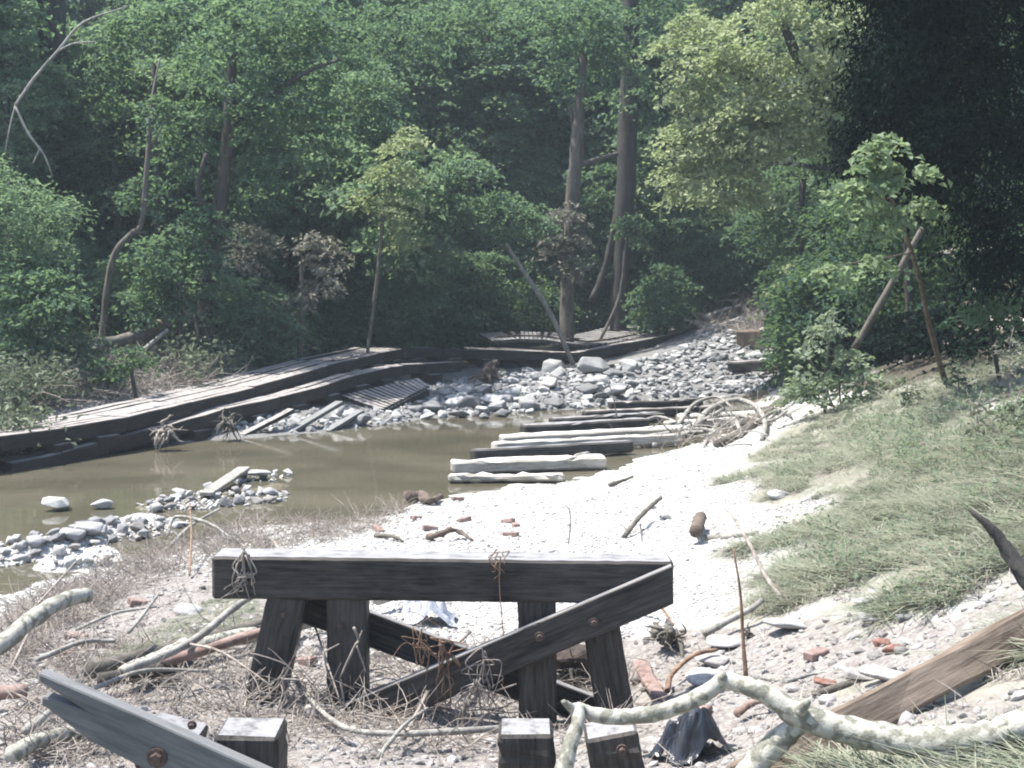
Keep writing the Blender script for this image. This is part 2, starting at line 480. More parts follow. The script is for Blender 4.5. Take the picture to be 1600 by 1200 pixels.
def join_np(parts):
    """[(V, F, var)] -> one V, F, var"""
    Vs, Fs, vs_, o = [], [], [], 0
    for V, F, va in parts:
        Vs.append(V); Fs.append(np.asarray(F) + o); vs_.append(np.broadcast_to(va, (len(V),)))
        o += len(V)
    return np.concatenate(Vs), np.concatenate(Fs), np.concatenate(vs_)
def link(name, me, material=None, parent=None, loc=None):
    o = bpy.data.objects.new(name, me)
    COL.objects.link(o)
    if material is not None:
        if len(me.materials) == 0:
            me.materials.append(material)
        elif me.materials[0] is not material:
            o.material_slots[0].link = "OBJECT"
            o.material_slots[0].material = material
    if parent is not None:
        o.parent = parent
    if loc is not None:
        o.location = tuple(float(v) for v in loc)
    return o
def tag(o, label, cat, group=None):
    o["label"], o["category"] = label, cat
    if group: o["group"] = group
    return o
def thing(name, label, cat, loc, group=None):
    e = bpy.data.objects.new(name, None)
    e.empty_display_size = .2
    COL.objects.link(e)
    e.location = tuple(float(v) for v in loc)
    return tag(e, label, cat, group)

def smooth_path(P, rad, n=4):
    P, rad = np.asarray(P, float), np.asarray(rad, float)
    if len(P) < 3:
        t = np.linspace(0, 1, n + 1)[:, None]
        return P[0] * (1 - t) + P[1] * t, rad[0] * (1 - t[:, 0]) + rad[1] * t[:, 0]
    out, ro = [], []
    Q = np.vstack([2 * P[0] - P[1], P, 2 * P[-1] - P[-2]])
    for i in range(1, len(Q) - 2):
        for s in range(n):
            t = s / n
            a, b, c, d = Q[i - 1], Q[i], Q[i + 1], Q[i + 2]
            out.append(.5 * (2 * b + (c - a) * t + (2 * a - 5 * b + 4 * c - d) * t * t + (3 * b - a - 3 * c + d) * t ** 3))
            ro.append(rad[i - 1] * (1 - t) + rad[i] * t)
    out.append(P[-1]); ro.append(rad[-1])
    return np.array(out), np.array(ro)
def tube(P, rad, seg=7, sub=4, wob=.08, seed=0, cap=True, sm=True):
    """A tapering round branch; returns V, quads (end caps are quads fanned to a doubled centre)."""
    rg = np.random.default_rng(seed)
    seg += seg % 2
    rad = np.broadcast_to(np.asarray(rad, float), (len(P),)) if np.ndim(rad) == 0 or len(np.atleast_1d(rad)) == len(P) else np.linspace(rad[0], rad[-1], len(P))
    if sm:
        P, rad = smooth_path(P, rad, sub)
    else:
        P = np.asarray(P, float)
    T = np.gradient(P, axis=0)
    T /= np.linalg.norm(T, axis=1, keepdims=True) + 1e-9
    ref = np.array([0, 0, 1.0]) if abs(T[0][2]) < .9 else np.array([1.0, 0, 0])
    V = []
    for i, (p, t, r) in enumerate(zip(P, T, rad)):
        u = np.cross(t, ref); u /= np.linalg.norm(u) + 1e-9
        v = np.cross(u, t)
        ref = v if i else v
        a = np.arange(seg) * 2 * math.pi / seg
        rr = r * (1 + wob * rg.normal(size=seg))
        V.append(p + np.outer(np.cos(a) * rr, u) + np.outer(np.sin(a) * rr, v))
    V = np.concatenate(V)
    F = []
    n = len(P)
    for i in range(n - 1):
        for j in range(seg):
            k = (j + 1) % seg
            F.append((i * seg + j, i * seg + k, (i + 1) * seg + k, (i + 1) * seg + j))
    if cap:
        for base, c, flip in ((0, P[0] - T[0] * rad[0] * .12, True), ((n - 1) * seg, P[-1] + T[-1] * rad[-1] * .25, False)):
            ci = len(V)
            V = np.vstack([V, c])
            for j in range(0, seg - 1, 2):
                q = (ci, base + j, base + j + 1, base + (j + 2) % seg)
                F.append(q[::-1] if flip else q)
    return V, np.array(F)
def branch(name, label, cat, P, rad, m, group=None, seg=8, seed=0, twigs=(), wob=.07, sub=4):
    """A fallen log or branch: one mesh, side twigs joined to the same piece of wood."""
    P = np.asarray(P, float)
    L = P[0].copy()
    V, F = tube(P - L, rad, seg, sub, wob, seed)
    parts = [(V, F, 0.0)]
    for tp, tr in twigs:
        parts.append((*tube(np.asarray(tp, float) - L, tr, 5, 3, .05, seed + 9), 0.0))
    V, F, _ = join_np(parts)
    o = link(name, mesh_np(name, V, F, True), M[m], None, L)
    return tag(o, label, cat, group)
def pxr(px, p):
    """Half a pixel width turned into metres at point p."""
    return .5 * px / FPX * p[1]

def timber_mesh(L, w, h, seed=0, bev=.015, cuts=0, jit=0.0):
    bm = bmesh.new()
    bmesh.ops.create_cube(bm, size=1)
    for v in bm.verts:
        v.co = Vector((v.co.x * L, v.co.y * w, v.co.z * h))
    if cuts:
        es = [e for e in bm.edges if abs((e.verts[0].co - e.verts[1].co).x) > L * .5]
        bmesh.ops.subdivide_edges(bm, edges=es, cuts=cuts)
    rd = random.Random(seed)
    if jit:
        for v in bm.verts:
            v.co += Vector((rd.uniform(-jit, jit), rd.uniform(-jit, jit), rd.uniform(-jit, jit)))
    if bev:
        es = [e for e in bm.edges if len(e.link_faces) == 2 and e.calc_face_angle(0) > .6]
        bmesh.ops.bevel(bm, geom=es, offset=bev, segments=1, affect="EDGES")
    if cuts >= 8:
        off = Vector((seed * 3.1, 7.7, 1.3))
        for v in bm.verts:
            edge = (abs(v.co.y) / w * 2) ** 6 * (abs(v.co.z) / h * 2) ** 6
            k = max(0.0, mnoise.noise(Vector((v.co.x * 5, v.co.y * 9, v.co.z * 9)) + off) + .15)
            v.co.y *= 1 - .06 * k * edge
            v.co.z *= 1 - .05 * k * edge
            v.co.x += .012 * mnoise.noise(v.co * 14 + off) * (1 if abs(v.co.x) > L * .49 else 0)
    me = bpy.data.meshes.new("timber")
    bm.to_mesh(me)
    bm.free()
    return me
def frame(p0, p1, up=(0, 0, 1)):
    x = Vector(p1) - Vector(p0)
    L = x.length
    x.normalize()
    z = Vector(up)
    y = z.cross(x).normalized()
    z = x.cross(y).normalized()
    m = Matrix((x, y, z)).transposed().to_4x4()
    m.translation = (Vector(p0) + Vector(p1)) / 2
    return m, L
TC = {}
def timber(name, p0, p1, w, h, m, parent=None, up=(0, 0, 1), seed=0, bev=.015, cuts=0, jit=0.0):
    """A squared timber from p0 to p1 (centre line), w wide, h high; grain runs along its length."""
    mx, L = frame(p0, p1, up)
    me = timber_mesh(L, w, h, seed, bev, cuts, jit)
    o = link(name, me, M[m], parent)
    if parent is not None:
        mx.translation = mx.translation - parent.location
    o.matrix_basis = mx
    return o
def outline_board(name, pts, d, thick, m, parent, axis_px):
    """A board whose front face has the given outline at distance d, extruded away from the camera; local X lies along axis_px."""
    W3 = [Vector(PD(x, y, d)) for x, y in pts]
    for v in W3: v.y = d
    a, b = Vector(PD(*axis_px[0], d)), Vector(PD(*axis_px[1], d))
    x = (b - a); x.y = 0; x.normalize()
    y = Vector((0, 1, 0)); z = x.cross(y).normalized()
    mx = Matrix((x, y, z)).transposed().to_4x4()
    mx.translation = W3[0]
    inv = mx.inverted()
    bm = bmesh.new()
    f = bm.faces.new([bm.verts.new(inv @ v) for v in W3])
    r = bmesh.ops.extrude_face_region(bm, geom=[f])
    for v in [g for g in r["geom"] if isinstance(g, bmesh.types.BMVert)]:
        v.co.y += thick
    bmesh.ops.recalc_face_normals(bm, faces=bm.faces[:])
    bmesh.ops.bevel(bm, geom=bm.edges[:], offset=.008, segments=1, affect="EDGES")
    me = bpy.data.meshes.new(name)
    bm.to_mesh(me); bm.free()
    o = link(name, me, M[m], parent)
    mx.translation = mx.translation - parent.location
    o.matrix_basis = mx
    return o
def bolt(parent, px, py, d, r=.028):
    bm = bmesh.new()
    bmesh.ops.create_cone(bm, cap_ends=True, segments=10, radius1=r * 1.35, radius2=r * 1.25, depth=.012)
    g = bmesh.ops.create_cone(bm, cap_ends=True, segments=6, radius1=r * .8, radius2=r * .7, depth=.035)
    for v in g["verts"]: v.co.z += .02
    me = bpy.data.meshes.new("bolt")
    bm.to_mesh(me); bm.free()
    o = link("bolt", me, M["rust"], parent)
    p = PD(px, py, d - .006)
    o.location = Vector(p) - parent.location
    o.rotation_euler = (R(90), 0, 0)
    return o

def rock_mesh(seed, n=16, sq=(1, .8, .6), bev=.06):
    rd = np.random.default_rng(seed)
    bm = bmesh.new()
    for _ in range(n):
        v = rd.normal(size=3); v /= np.linalg.norm(v)
        v = np.sign(v) * np.abs(v) ** .75
        bm.verts.new(v * np.array(sq) * rd.uniform(.8, 1.05) * .5)
    r = bmesh.ops.convex_hull(bm, input=bm.verts[:])
    bmesh.ops.delete(bm, geom=[g for g in r["geom_interior"] if isinstance(g, bmesh.types.BMVert)], context="VERTS")
    bmesh.ops.dissolve_limit(bm, angle_limit=R(14), verts=bm.verts[:], edges=bm.edges[:])
    if bev:
        bmesh.ops.bevel(bm, geom=bm.edges[:], offset=bev * .5, segments=1, affect="EDGES")
    bmesh.ops.triangulate(bm, faces=bm.faces[:])
    me = bpy.data.meshes.new("rock")
    bm.to_mesh(me); bm.free()
    return me
def pebble_mesh(seed, sq=(1, .75, .5), sub=1):
    rd = np.random.default_rng(seed)
    bm = bmesh.new()
    bmesh.ops.create_icosphere(bm, subdivisions=sub, radius=.5)
    off = Vector(rd.uniform(-50, 50, 3))
    for v in bm.verts:
        k = 1 + .35 * mnoise.noise(v.co * 2.2 + off)
        v.co = Vector((v.co.x * sq[0] * k, v.co.y * sq[1] * k, v.co.z * sq[2] * k))
    for f in bm.faces: f.smooth = True
    me = bpy.data.meshes.new("pebble")
    bm.to_mesh(me); bm.free()
    return me
ROCKS = [rock_mesh(i, 15 + i % 4, ((1, .8, .6), (1, .7, .45), (1, .9, .7), (1, .6, .5))[i % 4]) for i in range(8)]
PEBS = [pebble_mesh(40 + i, ((1, .75, .5), (1, .9, .45), (1, .6, .55))[i % 3]) for i in range(6)]
BOULD = [pebble_mesh(70 + i, ((1, .7, .42), (1, .8, .5))[i % 2], 3) for i in range(4)]

def scatter(name, meshes, pos, rot, scl, m, idx, label=None):
    """Uncountable stuff: one object that draws its pieces on points."""
    pc = bpy.data.collections.new(name + "_pieces")
    for i, me in enumerate(meshes):
        me = me.copy()
        me.materials.clear()
        me.materials.append(m)
        o = bpy.data.objects.new("%s_piece_%02d" % (name, i), me)
        pc.objects.link(o)
    me = bpy.data.meshes.new(name)
    n = len(pos)
    me.vertices.add(n)
    me.vertices.foreach_set("co", np.asarray(pos, np.float32).ravel())
    a = me.attributes.new("rot", "FLOAT_VECTOR", "POINT"); a.data.foreach_set("vector", np.asarray(rot, np.float32).ravel())
    a = me.attributes.new("scl", "FLOAT_VECTOR", "POINT"); a.data.foreach_set("vector", np.asarray(scl, np.float32).ravel())
    a = me.attributes.new("idx", "INT", "POINT"); a.data.foreach_set("value", np.asarray(idx, np.int32))
    o = bpy.data.objects.new(name, me)
    COL.objects.link(o)
    ng = bpy.data.node_groups.new(name + "_nodes", "GeometryNodeTree")
    ng.interface.new_socket("Geometry", in_out="INPUT", socket_type="NodeSocketGeometry")
    ng.interface.new_socket("Geometry", in_out="OUTPUT", socket_type="NodeSocketGeometry")
    N, Lk = ng.nodes, ng.links
    gi, go = N.new("NodeGroupInput"), N.new("NodeGroupOutput")
    ci = N.new("GeometryNodeCollectionInfo")
    ci.inputs["Collection"].default_value = pc
    ci.inputs["Separate Children"].default_value = True
    ci.inputs["Reset Children"].default_value = True
    ip = N.new("GeometryNodeInstanceOnPoints")
    ip.inputs["Pick Instance"].default_value = True
    def attr(nm, typ):
        x = N.new("GeometryNodeInputNamedAttribute")
        x.data_type = typ
        x.inputs["Name"].default_value = nm
        return [s for s in x.outputs if s.enabled and s.name == "Attribute"][0]
    Lk.new(gi.outputs[0], ip.inputs["Points"])
    Lk.new(ci.outputs[0], ip.inputs["Instance"])
    Lk.new(attr("idx", "INT"), ip.inputs["Instance Index"])
    e2r = N.new("FunctionNodeEulerToRotation")
    Lk.new(attr("rot", "FLOAT_VECTOR"), e2r.inputs[0])
    Lk.new(e2r.outputs[0], ip.inputs["Rotation"])
    Lk.new(attr("scl", "FLOAT_VECTOR"), ip.inputs["Scale"])
    Lk.new(ip.outputs[0], go.inputs[0])
    md = o.modifiers.new("scatter", "NODES")
    md.node_group = ng
    o["kind"] = "stuff"
    if label: o["label"] = label
    return o

# ------------------------------------------------------------------ ground and water
Zw = zones(GX, GY)
ny, nx = GX.shape
idx = np.arange(nx * ny).reshape(ny, nx)
F = np.stack([idx[:-1, :-1], idx[:-1, 1:], idx[1:, 1:], idx[1:, :-1]], -1).reshape(-1, 4)
gme = mesh_np("ground", np.c_[GX.ravel(), GY.ravel(), GZ.ravel()], F, True, None, {"z" + k: Zw[:, i] for i, k in enumerate(zkeys)})
ground = link("ground", gme, ground_mat())
ground["kind"] = "structure"
wx, wy = np.meshgrid(np.linspace(-90, 9.5, 40), np.linspace(8, 50, 24))
i2 = np.arange(wx.size).reshape(wx.shape)
water = link("water", mesh_np("water", np.c_[wx.ravel(), wy.ravel(), np.zeros(wx.size)],
             np.stack([i2[:-1, :-1], i2[:-1, 1:], i2[1:, 1:], i2[1:, :-1]], -1).reshape(-1, 4), True), water_mat())
water["kind"] = "structure"

def zone_at(x, y):
    return zones(np.atleast_1d(np.asarray(x, float)), np.atleast_1d(np.asarray(y, float)))

# ------------------------------------------------------------------ foliage
def leaves(rg, C, size, up=.6, droop=.35, n_out=None, aspect=.6, cvar=None):
    """Folded leaf quads at centres C."""
    n = len(C)
    d = rg.normal(size=(n, 3))
    if n_out is not None: d += n_out * .8
    d[:, 2] = d[:, 2] * .5 - droop
    d /= np.linalg.norm(d, axis=1, keepdims=True)
    nn = rg.normal(size=(n, 3)) * (1 - up)
    nn[:, 2] += up
    s = np.cross(d, nn); s /= np.linalg.norm(s, axis=1, keepdims=True) + 1e-9
    nn = np.cross(s, d)
    L = size * rg.uniform(.65, 1.3, size=(n, 1))
    w = L * aspect * .5
    fold = nn * L * .12
    V = np.empty((n, 4, 3))
    V[:, 0] = C - d * L * .5
    V[:, 1] = C + s * w + fold
    V[:, 2] = C + d * L * .5 - fold
    V[:, 3] = C - s * w + fold
    F = np.arange(n * 4).reshape(n, 4)
    va = np.clip((cvar if cvar is not None else .5) + rg.normal(size=n) * .16, 0, 1)
    return V.reshape(-1, 3), F, np.repeat(va, 4)
def crown_pts(rg, c, rad, cr, cover=1.5, nl=42, flat=.3, shell=.5, hang=0.0):
    """Leaf centres gathered in flattened sprays through an uneven ellipsoid."""
    a, b, h = rad
    area = 4 * math.pi * (((a * b) ** 1.6 + (a * h) ** 1.6 + (b * h) ** 1.6) / 3) ** (1 / 1.6)
    nc = max(5, int(cover * area / (math.pi * cr * cr)))
    d = rg.normal(size=(nc, 3)); d /= np.linalg.norm(d, axis=1, keepdims=True)
    ph = rg.uniform(0, 6.28, 6)
    lob = 1 + .16 * np.sin(3.1 * d[:, 0] * 2 + ph[0]) * np.sin(2.7 * d[:, 2] * 2 + ph[1]) + .14 * np.sin(5.3 * d[:, 1] + ph[2] + 4 * d[:, 2])
    rr = (shell + (1 - shell) * rg.uniform(0, 1, nc) ** .6) * lob
    cc = c + d * rr[:, None] * np.array([a, b, h])
    cs = cr * rg.uniform(.55, 1.35, nc)
    k = np.maximum(6, (nl * (cs / cr) ** 2 * rg.uniform(.6, 1.3, nc)).astype(int))
    ii = np.repeat(np.arange(nc), k)
    off = rg.normal(size=(len(ii), 3)) * .5
    off[:, 2] *= flat
    out = d[ii].copy(); out[:, 2] = 0
    along = (off * out).sum(1)
    off[:, 2] -= .35 * along + .25 * (off[:, 0] ** 2 + off[:, 1] ** 2)
    if hang:
        off[:, 2] -= hang * rg.uniform(0, 1, len(ii)) ** 1.5
    P = cc[ii] + off * cs[ii, None]
    cv = rg.uniform(.2, .8, nc)[ii]
    return P, d[ii], cv
def crown(rg, ells, ls, cr, cover=1.5, nl=42, flat=.3, shell=.5, up=.6, droop=.35, aspect=.6, hang=0.0):
    parts = []
    for e in ells:
        P, d, cv = crown_pts(rg, e[0], e[1], cr * (e[2] if len(e) > 2 else 1), cover, nl, flat, shell, hang)
        parts.append(leaves(rg, P, ls, up, droop, d, aspect, cv))
    return join_np(parts)
def EL(px, py, d, rx, ry, rd=None):
    k = d / FPX
    return (PD(px, py, d), (rx * k, rd if rd else rx * k * .9, ry * k))
SEED = [100]
def tree(name, label, cat, trunk, ells, leaf, bark="bark", limbs=(), ls=.17, cr=.5, cover=1.5, nl=42, group=None, crown_name="crown", trunk_name="trunk", **kw):
    """trunk: [(px, py, d, diameter in px)]; ells: EL(...) list; limbs the same as trunk."""
    SEED[0] += 1
    rg = np.random.default_rng(SEED[0])
    P = [PD(a, b, d) for a, b, d, _ in trunk]
    base = P[0].copy()
    base[2] = max(H(base[0], base[1]), -.1) if abs(H(base[0], base[1]) - base[2]) < 2.5 else base[2]
    root = thing(name, label, cat, base, group)
    drop = P[0][2] - (base[2] - .15)
    if drop > 0 and len(P) > 1:
        dv = P[0] - P[1]
        dv = dv / max(abs(dv[2]), .3 * np.linalg.norm(dv))
        P[0] = P[0] + dv * drop
    rad = [pxr(t[3], p) for t, p in zip(trunk, P)]
    V, F = tube(np.array(P) - base, rad, 9, 5, .07, SEED[0])
    link(trunk_name, mesh_np(trunk_name, V, F, True), M[bark], root)
    for lb in limbs:
        Q = [PD(a, b, d) for a, b, d, _ in lb]
        V, F = tube(np.array(Q) - base, [pxr(t[3], q) for t, q in zip(lb, Q)], 6, 4, .07, SEED[0] + 5)
        link("limb", mesh_np("limb", V, F, True), M[bark], root)
    if ells:
        V, F, va = crown(rg, [(e[0] - base, *e[1:]) for e in ells], ls, cr, cover, nl, **kw)
        link(crown_name, mesh_np(crown_name, V, F, False, va), M[leaf], root)
    return root

# ------------------------------------------------------------------ the two standing trestle bents
def post(parent, top, bot, d, w, m="creosote", name="post"):
    """top, bot: pixel of the front face's centre at its top and its foot; d: distance of the front face."""
    p0, p1 = Vector(PD(*top, d)), Vector(PD(*bot, d))
    p0.y = p1.y = d + w / 2
    return timber(name, p1, p0, w, w, m, parent, up=(0, -1, 0), seed=int(top[0]), bev=.018, cuts=16, jit=.003)

DF = 10.67
fb = thing("trestle_bent", "black timber trestle bent still capped by a thick beam with a diagonal brace", "trestle bent", PD(691, 1110, DF + .15), "trestle bents left standing")
cw = .335
zc = [Vector(PD(332, 902, DF)), Vector(PD(1052, 911, DF))]
for v in zc: v.y = DF + cw / 2 - .02
timber("cap_beam", zc[0], zc[1], cw, .335, "creosote", fb, seed=3, bev=.02, cuts=40, jit=.003)
post(fb, (448, 932), (402, 1135), DF, .30)
post(fb, (541, 932), (541, 1150), DF + .01, .31)
post(fb, (839, 936), (841, 1160), DF + .01, .30)
post(fb, (931, 930), (968, 1150), DF, .29)
outline_board("sway_brace", [(500, 1118), (1051, 884), (1053, 944), (512, 1172)], DF - .105, .095, "creosote", fb, ((500, 1118), (1051, 884)))
outline_board("sway_brace", [(440, 905), (1010, 1120), (1000, 1165), (440, 962)], DF + .325, .095, "creosote", fb, ((440, 905), (1010, 1120)))
for px, py in ((843, 995), (928, 973), (538, 1125)): bolt(fb, px, py, DF - .105, .03)
for px, py in ((443, 960), (531, 977), (831, 1117)): bolt(fb, px, py, DF - .005, .022)

DN = 7.63
nb_ = thing("trestle_bent", "capless black timber trestle bent, only its sawn post tops showing in front", "trestle bent", PD(640, 1300, DN + .15), "trestle bents left standing")
post(nb_, (384, 1152), (384, 1330), DN - .75, .325)
post(nb_, (822, 1150), (822, 1330), DN, .31)
p = post(nb_, (955, 1150), (990, 1330), DN, .30)
post(nb_, (268, 1148), (225, 1330), DN, .31)
outline_board("sway_brace", [(60, 1052), (215, 1118), (430, 1214), (430, 1290), (245, 1212), (140, 1158), (64, 1100), (66, 1088), (135, 1112), (60, 1064)], DN - .86, .10, "grey_plank", nb_, ((60, 1052), (420, 1212)))
bolt(nb_, 245, 1184, DN - .86, .04)
bolt(nb_, 972, 1172, DN - .005, .025)
bolt(nb_, 300, 1133, DN - .02, .02)

# ------------------------------------------------------------------ the wrecked trestle deck lying along the far bank
def deck_run(name, label, path, plies, ph, pw, gap, group, blocks=(), bw=.32, bh=.30, m="creosote_far", cross=True):
    """path: [(px, py, d)] of the upper front edge; plies timbers side by side, each segment a part; blocks: fractions where a cap end shows below."""
    P = [Vector(PD(*q)) for q in path]
    root = thing(name, label, "trestle deck", P[len(P) // 2], group)
    rd = random.Random(len(path) * 7 + plies)
    for i in range(len(P) - 1):
        a, b = P[i], P[i + 1]
        t = (b - a); t.z = 0; t.normalize()
        back = Vector((-t.y, t.x, 0))
        if back.x > 0 and False: back = -back
        for k in range(plies):
            o = back * ((pw + gap) * k + pw / 2) + Vector((0, 0, -ph / 2 + rd.uniform(-.012, .012) - (0 if k in (0, plies - 1) else rd.uniform(0, .03))))
            e = rd.uniform(.0, .05)
            timber("stringer", a + o + (b - a).normalized() * .006, b + o - (b - a).normalized() * .006, pw, ph, m, root, seed=i * 10 + k, bev=.018, cuts=2, jit=.012)
    tot = [0]
    for i in range(len(P) - 1): tot.append(tot[-1] + (P[i + 1] - P[i]).length)
    for f in blocks:
        s = f * tot[-1]
        i = max(j for j in range(len(P) - 1) if tot[j] <= s + 1e-6)
        a, b = P[i], P[i + 1]
        q = a + (b - a) * ((s - tot[i]) / (tot[i + 1] - tot[i]))
        t = (b - a); t.z = 0; t.normalize()
        back = Vector((-t.y, t.x, 0))
        c = q + Vector((0, 0, -ph - bh / 2 - .004))
        timber("cap_beam", c - back * .12, c + back * ((pw + gap) * plies + .1), bw * rd.uniform(.9, 1.3), bh, m, root, seed=int(f * 100), bev=.02, cuts=1, jit=.012)
    return root
GD = "wrecked lengths of trestle deck on the far bank"
deck_run("wrecked_deck", "long upper run of washed-out timber deck climbing from the left water edge to its kink", [(-140, 712, 25.6), (0, 682, 27), (100, 668, 28.5), (200, 651, 30), (300, 628, 32.3), (400, 604, 35), (470, 584, 37.2), (540, 564, 40), (630, 544, 44)],
         6, .31, .26, .02, GD, (.06, .17, .23, .34, .44, .52, .6, .67, .75, .82, .9, .97), .55, .30)
deck_run("wrecked_deck", "flat far run of washed-out deck between the kink and the trackside bush", [(634, 544, 44.1), (690, 545, 45.6), (750, 547, 47), (860, 550, 48), (905, 551, 48.6), (960, 540, 49.6), (1044, 524, 51.5), (1110, 512, 54)],
         6, .30, .26, .02, GD, (.04, .16, .27, .42, .56, .70, .85), .6, .32)
deck_run("wrecked_deck", "lower pair of dark stringers sagging under the main deck, its foot in the water", [(20, 723, 27.2), (100, 707, 28.2), (170, 687, 29.5), (260, 665, 31), (350, 640, 32.8), (440, 620, 35), (490, 607, 36.3), (560, 585, 39), (632, 570, 41.5), (722, 566, 43.4)],
         2, .31, .28, .03, GD, (.30, .42, .52, .62, .72, .80, .93), .6, .30)

# the slatted deck panel slumped onto the rocks
pr = thing("slatted_panel", "slumped panel of narrow dark slats resting on the rocks below the deck", "deck panel", PD(600, 620, 39))
A0, A1 = Vector(PD(535, 618, 38.2)), Vector(PD(650, 592, 40.0))      # upper edge
B0, B1 = Vector(PD(598, 640, 36.6)), Vector(PD(668, 605, 38.8))      # lower edge
for k in range(15):
    t = k / 14
    timber("slat", A0.lerp(A1, t), B0.lerp(B1, t), .145, .05, "creosote_far", pr, seed=k, bev=.008, cuts=1, jit=.006)
timber("edge_beam", B0 + Vector((-.03, .03, -.13)), B1 + Vector((0, .03, -.13)), .12, .16, "creosote_far", pr, bev=.01)
timber("edge_beam", A0 + Vector((0, .25, -.14)), A1 + Vector((0, .25, -.14)), .12, .16, "creosote_far", pr, bev=.01)

# the curled panel of track lying on the far run
cpn = thing("track_panel", "curled panel of dark ties and rusty rails draped over the far deck run", "track panel", PD(900, 545, 49.6))
cf = [Vector(PD(*q)) for q in ((772, 535, 49.0), (810, 532, 49.2), (850, 533, 49.2), (885, 538, 49.1), (920, 542, 49.5), (960, 537, 50.4), (1000, 529, 51.4), (1040, 518, 52.6))]
pts = []
for i in range(len(cf) - 1):
    for s in range(6): pts.append(cf[i].lerp(cf[i + 1], s / 6))
pts.append(cf[-1])
for k, q in enumerate(pts):
    t = (pts[min(k + 1, len(pts) - 1)] - pts[max(k - 1, 0)]); t.normalize()
    bk = Vector((-t.y, t.x, .06)).normalized()
    timber("tie", q, q + bk * 2.3, .14, .13, "creosote", cpn, up=tuple(bk.cross(t) * -1 if (bk.cross(t)).z < 0 else bk.cross(t)), seed=k, bev=.012)
for off in (.55, 1.7):
    V, F = tube([np.array(q + Vector((0, off, .15))) - np.array(cpn.location) for q in pts], .035, 6, 1, 0, 1)
    link("rail", mesh_np("rail", V, F, True), M["rust"], cpn)

# loose planks that lean from the wreck into the water
for i, (a, b, lab) in enumerate((((378, 681, 32.6), (456, 641, 33.6), "dark loose plank leaning into the water, nearest to the deck's root tangle"),
                                 ((448, 678, 33.2), (531, 629, 34.6), "long grey loose plank leaning into the water between two shorter ones"),
                                 ((510, 675, 33.6), (563, 643, 34.8), "short loose plank leaning into the water below the slatted panel"))):
    o = timber("loose_plank", PD(*a), PD(*b), .26, .09, "grey_plank" if i else "creosote_far", None, seed=i, bev=.01, cuts=2, jit=.006)
    tag(o, lab, "plank", "planks leaning out of the wreck")
o = timber("loose_plank", PZ(322, 772, .12), PZ(382, 732, .2), .24, .07, "bark_pale", None, bev=.01, cuts=1, jit=.006)
tag(o, "grey plank lying on the stones of the mid-stream bar", "plank")

# fallen sills of the lost bents, half sunk along the right bank
SL = [((700, 747), (882, 746), .17, "silted", "lowest log-like pale sill, awash nearest the gravel bar", .5),
      ((706, 727), (944, 719), .30, "silted", "thick silt-white sill second from the gravel bar", .6),
      ((738, 710), (985, 695), .33, "creosote", "black sill with pale top behind the thick silt-white one", .6),
      ((771, 698), (1062, 684), .30, "silted", "pale brown sill with a bolt hole near its water end", .6),
      ((783, 687), (1070, 672), .28, "silted", "bright silt-topped sill in the middle of the row of sunken sills", .6),
      ((816, 671), (1010, 660), .32, "creosote", "black sill ending short under the white driftwood crown", .6),
      ((861, 660), (1030, 650), .28, "creosote", "black sill with a pale root caught on its water end", .6),
      ((912, 648), (1130, 640), .26, "creosote_far", "grey topped sill second farthest in the row", .6),
      ((952, 634), (1096, 630), .26, "creosote_far", "farthest dark sill, beside the riprap", .6),
      ((1040, 664), (1200, 655), .22, "silted", "pale round sill end beyond the white driftwood crown", .4),
      ((1060, 655), (1210, 647), .22, "silted", "thin pale timber beyond the driftwood, closest to the pool", .4)]
for i, (a, b, h, m, lab, w) in enumerate(SL):
    pa, pb = Vector(PZ(a[0], a[1] - 4, h * .75)), Vector(PZ(b[0], b[1] - 4, h * .75))
    zz = max(0, (H(pb.x, pb.y) - .1))
    pb.z = max(pb.z, min(zz, .35))
    h *= .78
    for v in (pa, pb): v.z -= h * .30
    o = timber("sunken_sill", pa, pb, .34, h, m, None, seed=i, bev=.04, cuts=16, jit=.012, up=(rng.uniform(-.1, .1), rng.uniform(-.12, .12), 1))
    tag(o, lab, "timber sill", "sunken sills of the lost trestle bents")
# far timbers set across the creek bed
for a, b, lab in (((1140, 584, 44.5), (1235, 581, 45), "dark squared timber lying across the stony creek bed"), ((1152, 540, 48.5), (1240, 541, 49), "thick weathered log half buried in the stony bed farther upstream")):
    o = timber("bed_timber", G(a[0], a[1], .22), G(b[0], b[1], .22), .35, .32 if "dark" in lab else .6, "creosote_far" if "dark" in lab else "bark_brown", None, bev=.05, cuts=4, jit=.03)
    tag(o, lab, "timber")

# ------------------------------------------------------------------ stones
def put_rock(name, me, p, size, rz, m, label, cat, group, tilt=.35, sink=.18, sq=1.0):
    o = link(name, me, M[m])
    o.location = (p[0], p[1], p[2] + size * (.3 - sink))
    o.rotation_euler = (rng.uniform(-tilt, tilt), rng.uniform(-tilt, tilt), rz)
    o.scale = (size, size * rng.uniform(.8, 1.1), size * rng.uniform(.8, 1.1) * sq)
    return tag(o, label, cat, group)
placed = []
def sample_poly(poly):
    xs, ys = [p[0] for p in poly], [p[1] for p in poly]
    while True:
        x, y = rng.uniform(min(xs), max(xs)), rng.uniform(min(ys), max(ys))
        ins = False
        for (x1, y1), (x2, y2) in zip(poly, poly[1:] + poly[:1]):
            if (y1 > y) != (y2 > y) and x < (x2 - x1) * (y - y1) / (y2 - y1) + x1: ins = not ins
        if ins: return x, y
RP = [(640, 640), (700, 620), (780, 588), (880, 572), (980, 566), (1060, 552), (1140, 520), (1225, 520), (1228, 612), (1100, 618), (1000, 626), (880, 640), (760, 654), (650, 656)]
cnt = tries = 0
